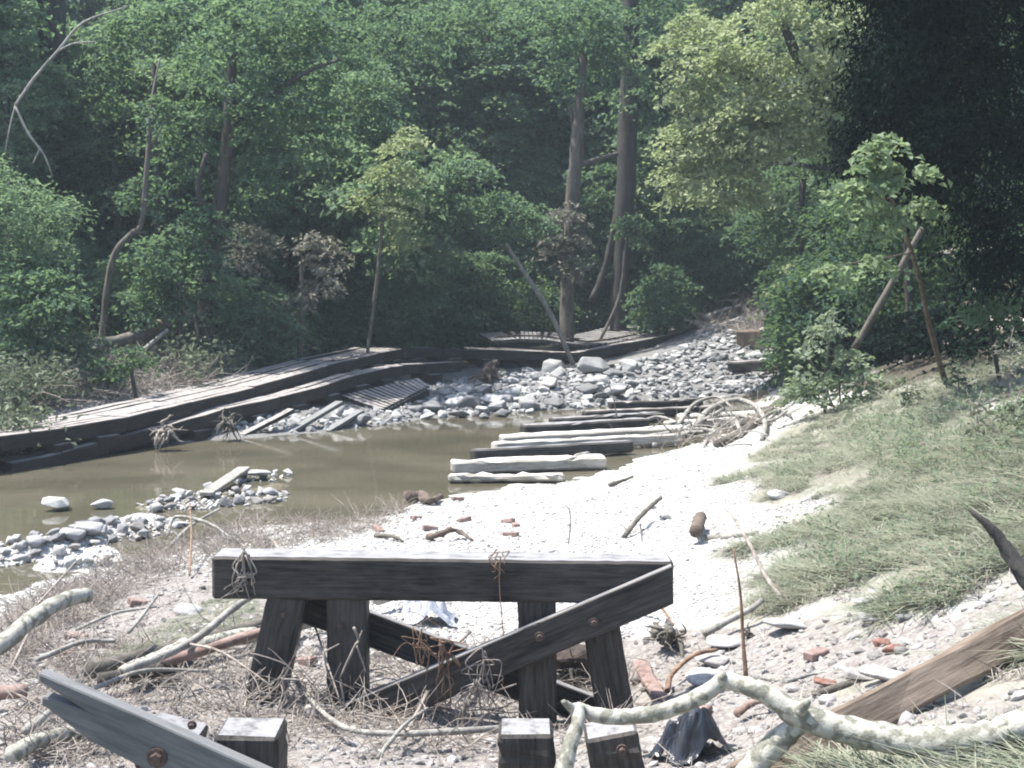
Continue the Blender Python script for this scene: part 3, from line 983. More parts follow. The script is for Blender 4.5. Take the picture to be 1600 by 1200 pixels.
while cnt < 285 and tries < 6000:
    tries += 1
    px, py = sample_poly(RP)
    p = G(px, py)
    if under_deck(p) or (535 < px < 672 and py < 650 - (px - 590) * .3): continue
    far = (px > 1000) or py < 575
    s = rng.uniform(.2, .45) if far else .3 + .75 * rng.random() ** 2
    if any((p[0] - q[0]) ** 2 + (p[1] - q[1]) ** 2 < (.36 * (s + q[2])) ** 2 for q in placed): continue
    placed.append((p[0], p[1], s))
    put_rock("riprap_stone", ROCKS[int(rng.integers(8))], p, s, rng.uniform(0, 6.28), "riprap", "grey angular riprap stone on the flood-washed bank below the far deck run", "stone", "riprap stones on the far bank", .3, .16, rng.uniform(.6, 1.0))
    cnt += 1
for px, py, s, lab in ((925, 583, 1.25, "big smooth grey boulder, largest on the far bank"), (738, 640, .8, "rounded boulder at the water edge with a dark wet side"), (772, 634, .85, "blue-grey boulder leaning at the water edge"),
                       (545, 660, .6, "pale slab between the leaning planks"), (528, 652, .75, "blocky stone wedged behind the leaning planks"), (566, 664, .55, "white wedge-shaped stone just right of the leaning planks"), (490, 652, .5, "round stone under the deck's loose planks")):
    put_rock("boulder", ROCKS[int(rng.integers(8))], G(px, py), s, rng.uniform(0, 6), "riprap", lab, "boulder", None, .3, .1)
# stones of the bars in the stream
BARS = [[(215, 790), (270, 772), (330, 766), (400, 768), (455, 772), (440, 785), (330, 796), (235, 800)], [(0, 850), (60, 838), (130, 820), (200, 810), (300, 815), (260, 838), (120, 860), (60, 875), (0, 890)], [(80, 880), (130, 876), (170, 880), (120, 888)], [(360, 742), (400, 735), (460, 735), (460, 748), (380, 762)]]
placed2 = []
n2 = 0
for bar, k in zip(BARS, (34, 38, 7, 8)):
    t = 0
    while k > 0 and t < 2000:
        t += 1
        px, py = sample_poly(bar)
        p = G(px, py)
        s = rng.uniform(.12, .34)
        if any((p[0] - q[0]) ** 2 + (p[1] - q[1]) ** 2 < (.33 * (s + q[2])) ** 2 for q in placed2): continue
        placed2.append((p[0], p[1], s)); k -= 1
        put_rock("river_stone", ROCKS[int(rng.integers(8))], p, s, rng.uniform(0, 6), "rubble" if rng.random() < .45 else "riprap", "pale angular stone on the low bars in mid-stream", "stone", "stones on the mid-stream bars", .3, .1)
for px, py, s, sq, lab in ((88, 797, .62, .5, "lone flat pale stone standing out of the brown water"), (160, 795, .42, .9, "grey double-topped stone alone in the water"), (177, 822, .3, .5, "small submerged grey stone behind the near bar"), (290, 822, .24, .4, "small flat white stone lying in open water"),
                           (142, 838, .62, .8, "large upright white stone on the near bar"), (112, 845, .45, .8, "dark wet boulder on the near bar"), (400, 750, .7, .4, "long flat white slab at the head of the far bar"), (148, 853, .2, .8, "round white cobble below the near bar")):
    put_rock("river_stone", ROCKS[int(rng.integers(8))], G(px, py), s, rng.uniform(-.3, .3), "whitestone" if "white" in lab or "pale" in lab else "riprap", lab, "stone", None, .12, .1, sq)
# single stones on the near ground
for px, py, s, sq, m, lab in ((297, 960, .30, .75, "whitestone", "smooth white boulder on the grassy strip left of the capped bent"), (1216, 778, .30, .9, "whitestone", "white pointed rock on the grassy bank"),
                              (1378, 1008, .16, .9, "rust_rock", "rust brown lump on the muddy bank, upper of two"), (1398, 1020, .2, .8, "rust_rock", "rust brown lump on the muddy bank, lower of two"),
                              (1365, 972, .30, .4, "riprap", "flat grey stone at the upper edge of the mud, left one"), (1350, 945, .30, .45, "riprap", "long flat grey stone below the grass"), (1413, 968, .15, .9, "riprap", "small dark stone beside the flat grey stones"),
                              (1135, 1012, .36, .5, "whitestone", "long pale stone right of the root wad"), (1110, 1040, .34, .5, "rubble", "brownish stone below the long pale one"), (1100, 1066, .3, .7, "whitestone", "blue-white stone behind the mottled branch"),
                              (1230, 985, .40, .5, "whitestone", "long white stone above the mud patch"), (1385, 1065, .34, .5, "whitestone", "pale flat stone beside the split timber"), (1345, 1062, .3, .5, "rubble", "fawn flat stone in the middle of the mud"),
                              (1290, 1072, .22, .5, "rust_rock", "pinkish stone under the thin white stick"), (500, 1120, .34, .7, "rubble", "rounded brown stone between the bents"), (655, 968, .26, .6, "pebble", "pale stone framed under the cap beam"),
                              (1046, 975, .18, .6, "pebble", "white cobble above the root wad"), (1450, 1090, .26, .6, "whitestone", "white stone pressed against the split timber"), (1020, 795, .16, .7, "riprap", "grey stone under the forked stick on the gravel"),
                              (1040, 812, .24, .6, "riprap", "blue-grey stone beside the sawn log end")):
    put_rock("stone", ROCKS[int(rng.integers(8))] if m != "whitestone" else BOULD[int(rng.integers(4))], G(px, py), s, rng.uniform(-.4, .4), m, lab, "stone", None, .15, .15, sq)

def brick_mesh():
    me = timber_mesh(.21, .1, .065, 1, .008, 1, .003)
    return me
BM_ = brick_mesh()
for px, py, lab in ((715, 782, "red brick at the water edge of the gravel"), (672, 828, "upright red brick on the gravel above the driftwood chunk"), (725, 815, "pink brick lying on the white gravel"), (794, 817, "red brick, upper of three on the white gravel"),
                    (806, 824, "red brick tilted beside the upper one of three"), (798, 838, "red brick, lowest of three on the white gravel"), (592, 830, "faded brick near the grass mat at the shore"), (650, 812, "brick half hidden in white pebbles"),
                    (155, 940, "orange red brick left of the grassy strip, by the shore"), (105, 1022, "red brick among dry weeds at the left edge"), (145, 1012, "brick lying flat on the grey litter"), (120, 1000, "weathered brick touching another in the litter"),
                    (215, 945, "brick below the shore grass"), (478, 1038, "brick fragment between the two left posts"), (1275, 1028, "broken brick in the mud patch"), (1420, 1175, "red brick under the mottled branch")):
    o = link("brick", BM_, M["brick"])
    p = G(px, py)
    o.location = (p[0], p[1], p[2] + .03)
    o.rotation_euler = (rng.uniform(-.3, .3), rng.uniform(-.3, .3), rng.uniform(0, 3))
    tag(o, lab, "brick", "bricks strewn over the gravel")

# ------------------------------------------------------------------ driftwood, logs and branches
def gpath(pts, lift=0.03):
    return [G(a, b, lift if len(q) < 3 else q[2]) for q in pts for a, b in [q[:2]]]
def gbranch(name, label, cat, pts, w0, w1, m, group=None, lift=None, tw=(), seed=0, seg=8, wob=.07):
    P = gpath(pts, 0)
    r0, r1 = pxr(w0, P[0]), pxr(w1, P[-1])
    for i, q in enumerate(P):
        q[2] += (lift if lift is not None else (r0 + (r1 - r0) * i / (len(P) - 1)) * .8) + (.10 if w0 >= 20 and name == "log" else 0) + (pts[i][2] if len(pts[i]) > 2 else 0)
    return branch(name, label, cat, P, np.linspace(r0, r1, len(P)), m, group, seg, seed, [([G(a, b, l) for a, b, l in t], [.012, .005]) for t in tw], wob)
LG = "logs piled beside the left posts"
gbranch("log", "thick grey brown log, uppermost in the pile left of the posts", "log", [(140, 1078), (210, 1058), (300, 1030), (410, 1000)], 30, 20, "bark", LG, seed=1)
gbranch("log", "pale barkless log lying above the forked pale branch", "log", [(195, 1082), (255, 1058), (320, 1035), (398, 1018)], 30, 26, "sycamore", LG, seed=2)
gbranch("log", "second pale log wedged below the grey brown one", "log", [(225, 1070), (270, 1048), (296, 1036)], 26, 30, "sycamore", LG, seed=3)
gbranch("log", "dark log with a pale band behind the grey plank", "log", [(155, 1092), (215, 1080), (270, 1070)], 24, 24, "bark_dark", LG, seed=4)
gbranch("branch", "long reddish stick that runs right in front of two posts", "branch", [(248, 1072, .08), (310, 1078, .14), (400, 1070, .2), (480, 1066, .25), (560, 1052, .28)], 20, 9, "bark_red", seed=5)
gbranch("branch", "cream forked branch ending in an upturned knuckle at the left batter post", "branch", [(196, 1100, .12), (260, 1090, .16), (312, 1074, .2), (370, 1044, .26), (420, 1018, .3), (422, 998, .36)], 15, 9, "bark_pale", seed=6)
gbranch("log", "mottled sycamore log crossing over the grey plank's broken end", "log", [(-60, 1190, .25), (0, 1176, .28), (50, 1148, .32), (100, 1120, .35), (142, 1108, .36)], 34, 24, "sycamore", seed=7)
gbranch("log", "pale barkless log in the bottom corner under the grey plank", "log", [(20, 1215), (60, 1192), (110, 1178), (165, 1176)], 30, 22, "sycamore", seed=8)
gbranch("branch", "short broken limb under the mottled log", "branch", [(40, 1186, .08), (90, 1166, .12), (150, 1150, .14)], 14, 11, "bark_pale", seed=9)
gbranch("log", "red brown log entering the frame at the far left", "log", [(-60, 1120), (0, 1112), (40, 1108)], 26, 22, "bark_red", seed=10)
gbranch("branch", "thin peeled limb with a white broken end near the left edge", "branch", [(40, 1108), (85, 1098), (108, 1103)], 14, 12, "bark_pale", seed=11)
gbranch("branch", "brown log end seen between the two left posts", "log", [(470, 968, .05), (510, 952, .05), (560, 940, .05)], 26, 24, "bark_red", seed=12)
gbranch("branch", "pale limb passing behind the left plumb post", "log", [(455, 1000, .05), (500, 990, .05), (550, 975, .05)], 26, 24, "sycamore", seed=13)
gbranch("branch", "whitish limb under the left half of the cap beam", "branch", [(590, 962, .06), (640, 948, .06), (690, 942, .06)], 22, 16, "bark_pale", seed=14)
gbranch("branch", "long thin bowed stick between the two bents", "branch", [(440, 1060, .1), (478, 1110, .06), (520, 1150, .05), (560, 1168, .05), (640, 1172, .05), (780, 1168, .06)], 6, 11, "bark_pale", seed=15, seg=6)
gbranch("branch", "forked bare twig standing between bents below the brace", "branch", [(632, 1165, .02), (665, 1130, .1), (700, 1092, .18), (735, 1060, .2)], 9, 5, "twig", seed=16, seg=6, tw=(((665, 1130, .1), (650, 1100, .2), (640, 1085, .3)),))
for pts, w0, w1, mm, lab in (([(120, 992, .02), (180, 972, .04), (245, 958, .03)], 6, 4, "bark_pale", "thin pale stick lying along the upper side of the grassy strip"),
                             ([(18, 1066, .05), (55, 1030, .16), (92, 1000, .22)], 6, 3, "twig", "thin stem rising among the weeds at the left edge"),
                             ([(203, 1063, .2), (228, 1044, .24), (250, 1024, .28)], 7, 4, "bark_pale", "short pale twig crossing the thick grey brown log"),
                             ([(300, 1084, .2), (350, 1100, .2), (425, 1122, .12)], 5, 3, "twig", "thin stem running from the forked branch to the stump post"),
                             ([(428, 1008, .5), (470, 1060, .4), (530, 1132, .1)], 5, 3, "twig", "long thin stem slanting between the left batter post and the brace foot"),
                             ([(258, 868, .02), (300, 848, .12), (345, 838, .2)], 7, 4, "bark_pale", "pale root-like limb curling up at the shoreline"),
                             ([(262, 850, .05), (275, 838, .14), (330, 846, .12), (372, 856, .02)], 6, 4, "bark_pale", "pale limb bowed over beside the shoreline root"),
                             ([(296, 905, .02), (300, 880, .2), (298, 862, .34)], 4, 2, "root", "dark upright stem standing at the shoreline"),
                             ([(0, 1010, .02), (50, 985, .1), (120, 930, .2)], 5, 3, "twig", "long dry stem across the weeds near the left shore"),
                             ([(60, 1080, .12), (130, 1056, .14), (180, 1040, .1)], 9, 6, "bark_pale", "bleached stick above the grey plank's broken end"),
                             ([(150, 1120, .1), (230, 1106, .14), (330, 1098, .12)], 8, 5, "bark_pale", "thin bleached stick below the cream forked branch"),
                             ([(590, 1196, .02), (630, 1172, .08), (668, 1150, .1)], 8, 5, "bark_pale", "short pale stick at the bottom centre"),
                             ([(1000, 962, .02), (1030, 975, .08), (1052, 992, .04)], 6, 4, "root", "brown stick just right of the cap beam's end")):
    gbranch("stick", lab, "stick", pts, w0, w1, mm, "loose sticks over the near ground", seed=len(lab), seg=6)
put_rock("mud_block", ROCKS[2], G(893, 1062), .62, .4, "mudblock", "dark brown block of earth between the two right posts", "earth block", None, .2, .05, 1.1)
# white driftwood crown over the sills
RR = [((1060, 690), (1090, 672, .25), (1110, 655, .45), (1150, 645, .6), (1180, 652, .5), (1195, 672, .25), (1190, 690, .05)),
      ((1000, 692, .1), (1050, 684, .15), (1100, 668, .3), (1130, 655, .45)),
      ((940, 705, .05), (1000, 690, .12), (1070, 683, .15), (1140, 678, .2), (1170, 660, .4)),
      ((1110, 665, .3), (1150, 660, .3), (1200, 668, .2), (1230, 655, .3)),
      ((1120, 672, .2), (1105, 690, .05), (1100, 700, 0)), ((1150, 668, .25), (1160, 685, .05)), ((900, 720, .1), (960, 705, .15), (1010, 695, .1)), ((1060, 675, .3), (1085, 650, .55), (1120, 642, .65), (1145, 655, .5)), ((1180, 655, .45), (1210, 650, .35), (1235, 658, .2)), ((1020, 700, .05), (1065, 690, .2), (1090, 680, .25), (1130, 684, .15)), ((1000, 672, .3), (1030, 665, .35), (1062, 672, .3))]
P0 = gpath([(q[0], q[1]) for q in RR[0]], 0)
LW = P0[0].copy()
parts = []
for k, pl in enumerate(RR):
    Q = [G(q[0], q[1], (q[2] * .55 + .02 if len(q) > 2 else .05)) for q in pl]
    V, F = tube(np.array(Q) - LW, np.linspace(.10 if k < 2 else .06, .045 if k < 2 else .025, len(Q)), 8, 4, .12, 50 + k)
    parts.append((V, F, 0.0))
rg2 = np.random.default_rng(5)
for k in range(26):
    x, y = rg2.uniform(960, 1200), rg2.uniform(660, 705)
    q = G(x, y, rg2.uniform(.05, .3)); dv = rg2.normal(size=3) * .35; dv[2] = abs(dv[2])
    V, F = tube(np.array([q, q + dv * .6, q + dv * 1.1 + rg2.normal(size=3) * .1]) - LW, [.02, .015, .008], 5, 3, .1, k)
    parts.append((V, F, 0.0))
V, F, _ = join_np(parts)
tag(link("driftwood", mesh_np("driftwood", V, F, True), M["bark_pale"], None, LW), "bleached tangle of looping driftwood limbs on the right bank by the sills", "driftwood")
gbranch("log", "long weathered log slanting up the right bank from the gravel", "log", [(1120, 700), (1160, 682), (1200, 655, .05), (1250, 628, .1)], 14, 18, "bark", seed=20)
gbranch("log", "short sawn log on the gravel, cut end facing out", "log", [(1087, 852), (1091, 838), (1094, 828)], 22, 20, "bark_brown", seed=21)
gbranch("branch", "forked stick propped on the gravel above the sawn log", "branch", [(975, 842, 0), (1000, 828, .08), (1025, 812, .12), (1032, 806, .12)], 8, 6, "bark", seed=22, tw=(((1000, 828, .08), (1003, 848, .02)), ((985, 838, .04), (968, 828, .1))))
gbranch("branch", "dark short stick lying on the bright gravel", "branch", [(952, 762, .01), (972, 757, .02), (988, 750, .02)], 7, 4, "bark", seed=23)
gbranch("branch", "pale root-like stick half buried below the sawn log", "branch", [(1100, 846), (1140, 842), (1185, 834)], 12, 7, "bark_pale", seed=24)
gbranch("driftwood", "charred looking driftwood chunk on gravel above the cap beam", "driftwood", [(668, 845, 0), (690, 846, .04), (712, 843, .05), (738, 846, 0)], 12, 5, "bark_brown", seed=25, wob=.35)
gbranch("driftwood", "ragged brown log stub at the water edge", "driftwood", [(640, 788, .02), (655, 784, .04), (672, 790, .02), (690, 782, .02)], 18, 8, "bark_brown", seed=26, wob=.3)
gbranch("driftwood", "grey flat wood scrap near the shore grass", "driftwood", [(588, 842, .01), (615, 845, .02), (630, 848, 0)], 8, 4, "bark", seed=27, wob=.3)
gbranch("twig", "bent twig standing from the gravel behind the cap beam", "twig", [(888, 852, 0), (891, 852, .12), (890, 852, .22), (884, 852, .26)], 3, 2, "twig", seed=28, seg=5)
gbranch("stick", "bare slanting stick planted at the edge of the grass", "stick", [(1225, 945, 0), (1195, 940, .12), (1165, 932, .28), (1135, 925, .42)], 9, 4, "twig", seed=29, seg=6)
gbranch("stick", "reddish upright stem above the bent knuckle of the mottled branch", "stick", [(1166, 1062, 0), (1160, 1060, .15), (1155, 1060, .33), (1143, 1060, .52)], 8, 3, "root", seed=30, seg=6)
gbranch("branch", "thin wavy white stick lying across the mud", "branch", [(1190, 1062), (1230, 1066), (1270, 1055), (1335, 1046)], 7, 5, "bark_pale", seed=31, seg=6)
gbranch("branch", "curved brown root between the root wad and the mottled branch", "branch", [(1042, 1092, .02), (1050, 1075, .05), (1085, 1052, .07), (1120, 1036, .05)], 10, 6, "root", seed=32, seg=6)
gbranch("branch", "dark red stick beneath the fork of the mottled branch", "branch", [(1150, 1130, .02), (1180, 1118, .04), (1230, 1113, .04)], 14, 10, "bark_red", seed=33)
gbranch("branch", "pale peeled limb leading to a clump of roots above the mud", "branch", [(1100, 1002, .02), (1140, 990, .05), (1175, 978, .07), (1190, 968, .08)], 13, 9, "bark_pale", seed=34)
gbranch("branch", "weathered limb lying below the thin white stick", "branch", [(1270, 1092), (1320, 1075), (1400, 1050)], 14, 10, "bark", seed=35)
gbranch("branch", "grey peeled stick beside the split timber", "branch", [(1310, 1122), (1350, 1115), (1400, 1106)], 12, 8, "bark_pale", seed=36)
gbranch("stick", "short orange brown stick on the grass with a flaked end", "stick", [(1325, 850), (1350, 838), (1395, 812)], 10, 5, "bark_red", seed=37)
# split timber on the bank
for a, b, w, h, lab in ((G(1150, 1262, .12), G(1660, 990, .16), .22, .12, "long split brown timber lying up the bank behind the mottled branch"),):
    tag(timber("split_timber", a, b, w, h, "split_wood", None, up=(.25, -.8, .5), bev=.02, cuts=9, jit=.014), lab, "timber")
# mottled branch, its fork and its lower limb: one piece of wood
sy = thing("fallen_branch", "long mottled sycamore branch with a sharp kink, propped across the right corner", "branch", PD(1130, 1062, 7.2))
b0 = np.array(sy.location)
def sy_part(name, pts, w):
    Q = [PD(*q) for q in pts]
    V, F = tube(np.array(Q) - b0, [pxr(a, q) for a, q in zip(w, Q)], 12, 6, .06, len(pts))
    link(name, mesh_np(name, V, F, True), M["sycamore"], sy)
sy_part("stem", [(900, 1106, 7.3), (930, 1117, 7.3), (980, 1120, 7.28), (1040, 1110, 7.25), (1100, 1085, 7.2), (1130, 1064, 7.2), (1165, 1072, 7.15), (1200, 1086, 7.1), (1250, 1118, 7.05), (1330, 1142, 7.0), (1430, 1160, 6.9), (1530, 1152, 6.8), (1600, 1130, 6.75), (1680, 1095, 6.7)], [22, 24, 26, 27, 27, 26, 29, 32, 42, 46, 50, 48, 48, 46])
sy_part("limb", [(903, 1104, 7.28), (903, 1130, 7.2), (888, 1175, 7.1), (876, 1240, 7.0)], [22, 22, 25, 30])
sy_part("limb", [(1258, 1122, 7.05), (1215, 1160, 7.1), (1170, 1205, 7.1), (1130, 1250, 7.1)], [28, 42, 40, 38])
sy_part("knot", [(903, 1112, 7.28), (890, 1104, 7.25), (880, 1096, 7.22)], [22, 14, 8])
sy_part("knot", [(1128, 1068, 7.2), (1128, 1054, 7.16)], [22, 14])
sy_part("knot", [(1250, 1112, 7.0), (1262, 1096, 6.95)], [20, 12])
# broken dark branch sticking in from the right
bk = [PD(*q) for q in ((1515, 796, 8.2), (1548, 825, 8.15), (1575, 862, 8.1), (1605, 905, 8.0), (1660, 980, 7.9))]
branch("broken_branch", "broken dark branch leaning in over the grass at the right edge", "branch", bk, [.012, .03, .04, .046, .055], "bark_dark", None, 9, 3, wob=.16)
# lean dead limbs and branches on the right bank
for pts, w, m, lab in ((((1335, 545, 27.5), (1372, 480, 27.4), (1406, 420, 27.3), (1441, 356, 27.2)), (11, 11, 10, 8), "bark", "grey dead trunk leaning right against the dark trees"),):
    Q = [PD(*q) for q in pts]
    branch("leaning_snag", lab, "dead tree", Q, [pxr(a, q) for a, q in zip(w, Q)], m, None, 8, 4)
# root wad at the right foot of the capped bent
def root_wad(name, label, px, py, size, m, n=26, seed=0, lift=.15, d=None):
    rg = np.random.default_rng(seed)
    c = G(px, py, lift * size) if d is None else PD(px, py, d)
    parts = []
    for k in range(n):
        dv = rg.normal(size=3); dv /= np.linalg.norm(dv); dv[2] = dv[2] * .6 + .1
        L = size * rg.uniform(.35, 1.0)
        Q = [rg.normal(size=3) * size * .08]
        for s in range(5):
            dv = dv + rg.normal(size=3) * .45
            dv[2] -= .12
            dv /= np.linalg.norm(dv)
            Q.append(Q[-1] + dv * L / 5)
        r = size * rg.choice([.03, .045, .07, .16], p=[.45, .33, .17, .05])
        V, F = tube(Q, [r, r * .9, r * .75, r * .6, r * .4, r * .2], 6, 2, .15, k)
        parts.append((V, F, 0.0))
    V, F, _ = join_np(parts)
    o = link(name, mesh_np(name, V, F, True), M[m], None, c)
    return tag(o, label, "root wad")
root_wad("root_wad", "gnarled root wad with pale knobs right of the capped bent", 1045, 1018, .38, "bark", 34, 3, .3)
root_wad("root_wad", "tangled root ball in front of the deck at the riprap's left end", 762, 600, .85, "bark_brown", 60, 4, .3)
root_wad("root_wad", "small dark root clump at the upper edge of the mud", 1168, 998, .14, "bark_dark", 20, 6, .3)
root_wad("root_wad", "frayed root bundle caught in the lower stringers by the water", 258, 674, .6, "twig", 46, 7, .3, 30.2)
root_wad("root_wad", "muddy root mat hung up at the deck beside the leaning planks", 356, 664, .55, "bark", 40, 8, .3, 31.9)
root_wad("root_wad", "debris-caked stump in the scour hole behind the right posts", 895, 1075, .34, "bark_dark", 30, 9, .5)
root_wad("root_wad", "tall heap of washed-up limbs far up the creek bed", 1170, 492, 1.7, "bark", 40, 10, .2)
for pts, lab in ((((1100, 498, 52), (1130, 485, 52.5), (1160, 478, 53)), "straight log leaning on the far heap of limbs"), (((1185, 468, 53), (1200, 485, 52.5), (1212, 498, 52)), "steep thin log on the right of the far heap"), (((1190, 515, 47), (1205, 535, 46.5), (1225, 560, 46)), "dead limb lying in the stony bed below the heap")):
    branch("log", lab, "log", [PD(*q) for q in pts], [.12, .1, .07], "bark_pale", None, 7, 5)
# slabs of red-brown bark beside the bent
for a, b, lab in (((1000, 1045, .06), (1030, 1098, .04), "curled slab of red brown bark below the root wad"), ((1068, 1122, .03), (1110, 1116, .03), "small bark scrap behind the mottled branch")):
    tag(timber("bark_slab", G(*a), G(*b), .13, .04, "bark_red", None, bev=.01, cuts=4, jit=.015), lab, "bark slab")

# ------------------------------------------------------------------ sheets of plastic and litter
def sheet(name, label, cat, px, py, sx, sy_, m, seed, amp=.12, rz=0.0, ridge=.0):
    c = G(px, py, .03)
    n = 26
    u, v = np.meshgrid(np.linspace(-1, 1, n), np.linspace(-1, 1, n))
    edge = 1 + .25 * vnoise(np.arctan2(v, u) * 2 + 9, u * 0, seed)
    X, Y = u * sx * edge, v * sy_ * edge
    cr = np.abs(vnoise(u * 2.2 + seed, v * 2.2, seed)) * 2 + .6 * np.abs(vnoise(u * 5 + seed, v * 5, seed + 1))
    Z = amp * (cr + ridge * np.exp(-(u * 1.8) ** 2)) * np.clip(1.4 - u * u - v * v, 0, 1)
    ca, sa = math.cos(rz), math.sin(rz)
    xx, yy = X * ca - Y * sa, X * sa + Y * ca
    zz = np.array([H(c[0] + a, c[1] + b) for a, b in zip(xx.ravel(), yy.ravel())]) - c[2] + .03
    i = np.arange(n * n).reshape(n, n)
    o = link(name, mesh_np(name, np.c_[xx.ravel(), yy.ravel(), zz + Z.ravel()], np.stack([i[:-1, :-1], i[:-1, 1:], i[1:, 1:], i[1:, :-1]], -1).reshape(-1, 4), False), M[m], None, c)
    return tag(o, label, cat)
sheet("plastic_bag", "crumpled black plastic bag right of the near post stumps", "plastic bag", 1078, 1180, .22, .2, "plastic_black", 3, .16, .5, 1.0)
sheet("plastic_sheet", "dark plastic sheet under the mottled branch in the corner", "plastic sheet", 1520, 1205, .42, .22, "plastic_black", 5, .1, .2, .6)
sheet("plastic_sheet", "muddy clear plastic crumpled below the cap beam", "plastic sheet", 672, 972, .26, .22, "plastic_clear", 7, .2, .1, .6)
for px, py, d, s, lab in ((109, 577, 36, .22, "white scrap of litter caught in the weeds behind the deck"), (244, 634, 30.6, .2, "white scrap of litter lying on the deck edge"), (735, 640, 31.5, .0, "")):
    if s:
        o = link("litter", PEBS[0], M["white_litter"]); o.location = PD(px, py, d); o.scale = (s, s * .6, s * .8)
        tag(o, lab, "litter")

# ------------------------------------------------------------------ roots hanging from the bent
def hanging(name, label, start, strands, m, seed, d):
    rg = np.random.default_rng(seed)
    L0 = PD(*start, d)
    parts = []
    for pts, r in strands:
        Q = [PD(a, b, d + k * 0 + rg.normal() * .015) for k, (a, b) in enumerate(pts)]
        V, F = tube(np.array(Q) - L0, [r, r * .6], 5, 4, .1, seed)
        parts.append((V, F, 0.0))
    V, F, _ = join_np(parts)
    return tag(link(name, mesh_np(name, V, F, True), M[m], None, L0), label, "roots")
def strands(rg, start, n, dx, dy, r=.005, kink=8):
    out = []
    for _ in range(n):
        a = np.array(start, float) + rg.normal(size=2) * 3
        e = a + np.array([rg.uniform(*dx), rg.uniform(*dy)])
        m1 = a * .65 + e * .35 + rg.normal(size=2) * kink
        m2 = a * .3 + e * .7 + rg.normal(size=2) * kink
        out.append(([tuple(a), tuple(m1), tuple(m2), tuple(e)], r * rg.uniform(.6, 1.3)))
    return out
rg3 = np.random.default_rng(12)
hanging("hanging_roots", "straw coloured root tuft draped over the left end of the cap beam", (382, 872), strands(rg3, (380, 862), 9, (-14, 22), (30, 75), .006) + strands(rg3, (390, 900), 6, (-50, -10), (20, 45), .005), "twig", 1, DF - .06)
hanging("hanging_roots", "rusty root string hanging over the middle of the cap beam", (782, 870), strands(rg3, (782, 862), 5, (-12, 16), (18, 50), .005) + [([(782, 870), (780, 910), (784, 960), (786, 1000), (785, 1075)], .006)], "root", 2, DF - .06)
hanging("hanging_roots", "matted root clump caught in the crook of the two braces", (690, 1010), strands(rg3, (690, 1005), 12, (-30, 20), (10, 110), .006, 14) + strands(rg3, (650, 1010), 14, (-35, 50), (-25, 30), .004, 16), "root", 3, DF - .16)
hanging("hanging_roots", "shaggy debris strands hanging below the diagonal brace", (745, 1070), strands(rg3, (745, 1065), 16, (-40, 40), (20, 110), .006, 16) + strands(rg3, (755, 1030), 10, (-20, 25), (10, 90), .005, 14), "twig", 4, DF - .18)
hanging("hanging_roots", "grey beard of roots dangling at the lower end of the brace", (590, 1130), strands(rg3, (590, 1125), 22, (-50, 60), (0, 60), .005, 14), "root", 5, DF - .12)
hanging("hanging_roots", "dry forked stems leaning against the left plumb post", (530, 1060), [([(553, 980), (560, 1000), (553, 1012), (530, 1062)], .012), ([(556, 1005), (572, 1050)], .009), ([(560, 1000), (566, 985)], .008), ([(532, 1062), (540, 1120), (535, 1150)], .01), ([(505, 1020), (515, 1060), (545, 1120)], .007), ([(500, 1022), (530, 1006)], .008)], "twig", 6, DF - .13)
hanging("hanging_roots", "thin dry stems criss-crossing before the left batter post", (430, 1040), strands(rg3, (440, 1060), 16, (-60, 70), (-60, 90), .006, 18), "twig", 7, DF - .2)

# ------------------------------------------------------------------ trees, far to near
# the wooded hillside behind everything reads as one mass
rgf = np.random.default_rng(21)
PROTO = []
for k in range(5):
    e = [(np.array([0, 0, 0.0]), (2.6, 2.6, 2.2)), (np.array([rgf.uniform(-2, 2), rgf.uniform(-2, 2), 1.2]), (2.0, 2.0, 1.7)), (np.array([rgf.uniform(-2, 2), rgf.uniform(-1, 1), -1.3]), (1.9, 1.9, 1.4))]
    V, F, va = crown(rgf, e, .27, .75, 1.5, 38)
    PROTO.append(mesh_np("woods_crown", V, F, False, va))
PROTO2 = []
for k in range(5):
    e = [(np.array([0, 0, 0.0]), (2.6, 2.6, 2.0)), (np.array([rgf.uniform(-2, 2), rgf.uniform(-2, 2), 1.0]), (2.0, 2.0, 1.5)), (np.array([rgf.uniform(-2, 2), rgf.uniform(-1, 1), -1.2]), (1.9, 1.9, 1.3))]
    V, F, va = crown(rgf, e, .34, .8, 1.3, 30, .25)
    PROTO2.append(mesh_np("undergrowth_clump", V, F, False, va))
pos, rot, scl, idx_ = [], [], [], []
def add_crown(p, s):
    pos.append(p); rot.append((rgf.uniform(-.2, .2), rgf.uniform(-.2, .2), rgf.uniform(0, 6.28))); scl.append((s, s, s * rgf.uniform(.8, 1.2))); idx_.append(int(rgf.integers(5)))
for _ in range(150):
    y = rgf.uniform(60, 108); x = rgf.uniform(-.48, .48) * y
    g = H(x, y)
    hgt = rgf.uniform(9, 19)
    for q in np.arange(.5 if rgf.random() < .7 else 4, hgt, 3.0):
        add_crown((x + rgf.normal() * 1.3, y + rgf.normal() * 1.3, g + q + 1), rgf.uniform(.8, 1.3) * (1.0 if q < hgt * .6 else .85))
for _ in range(60):                       # flanks left and right, and behind the near trees
    s = rgf.choice([-1, 1]); y = rgf.uniform(38, 62); x = s * rgf.uniform(.36, .62) * y
    g = H(x, y)
    for q in np.arange(1, rgf.uniform(9, 16), 2.8):
        add_crown((x, y, g + q), rgf.uniform(.8, 1.2))
scatter("background_woods", PROTO, pos, rot, scl, M["leaf_mid"], idx_, "deep green wooded hillside closing the view behind the creek")

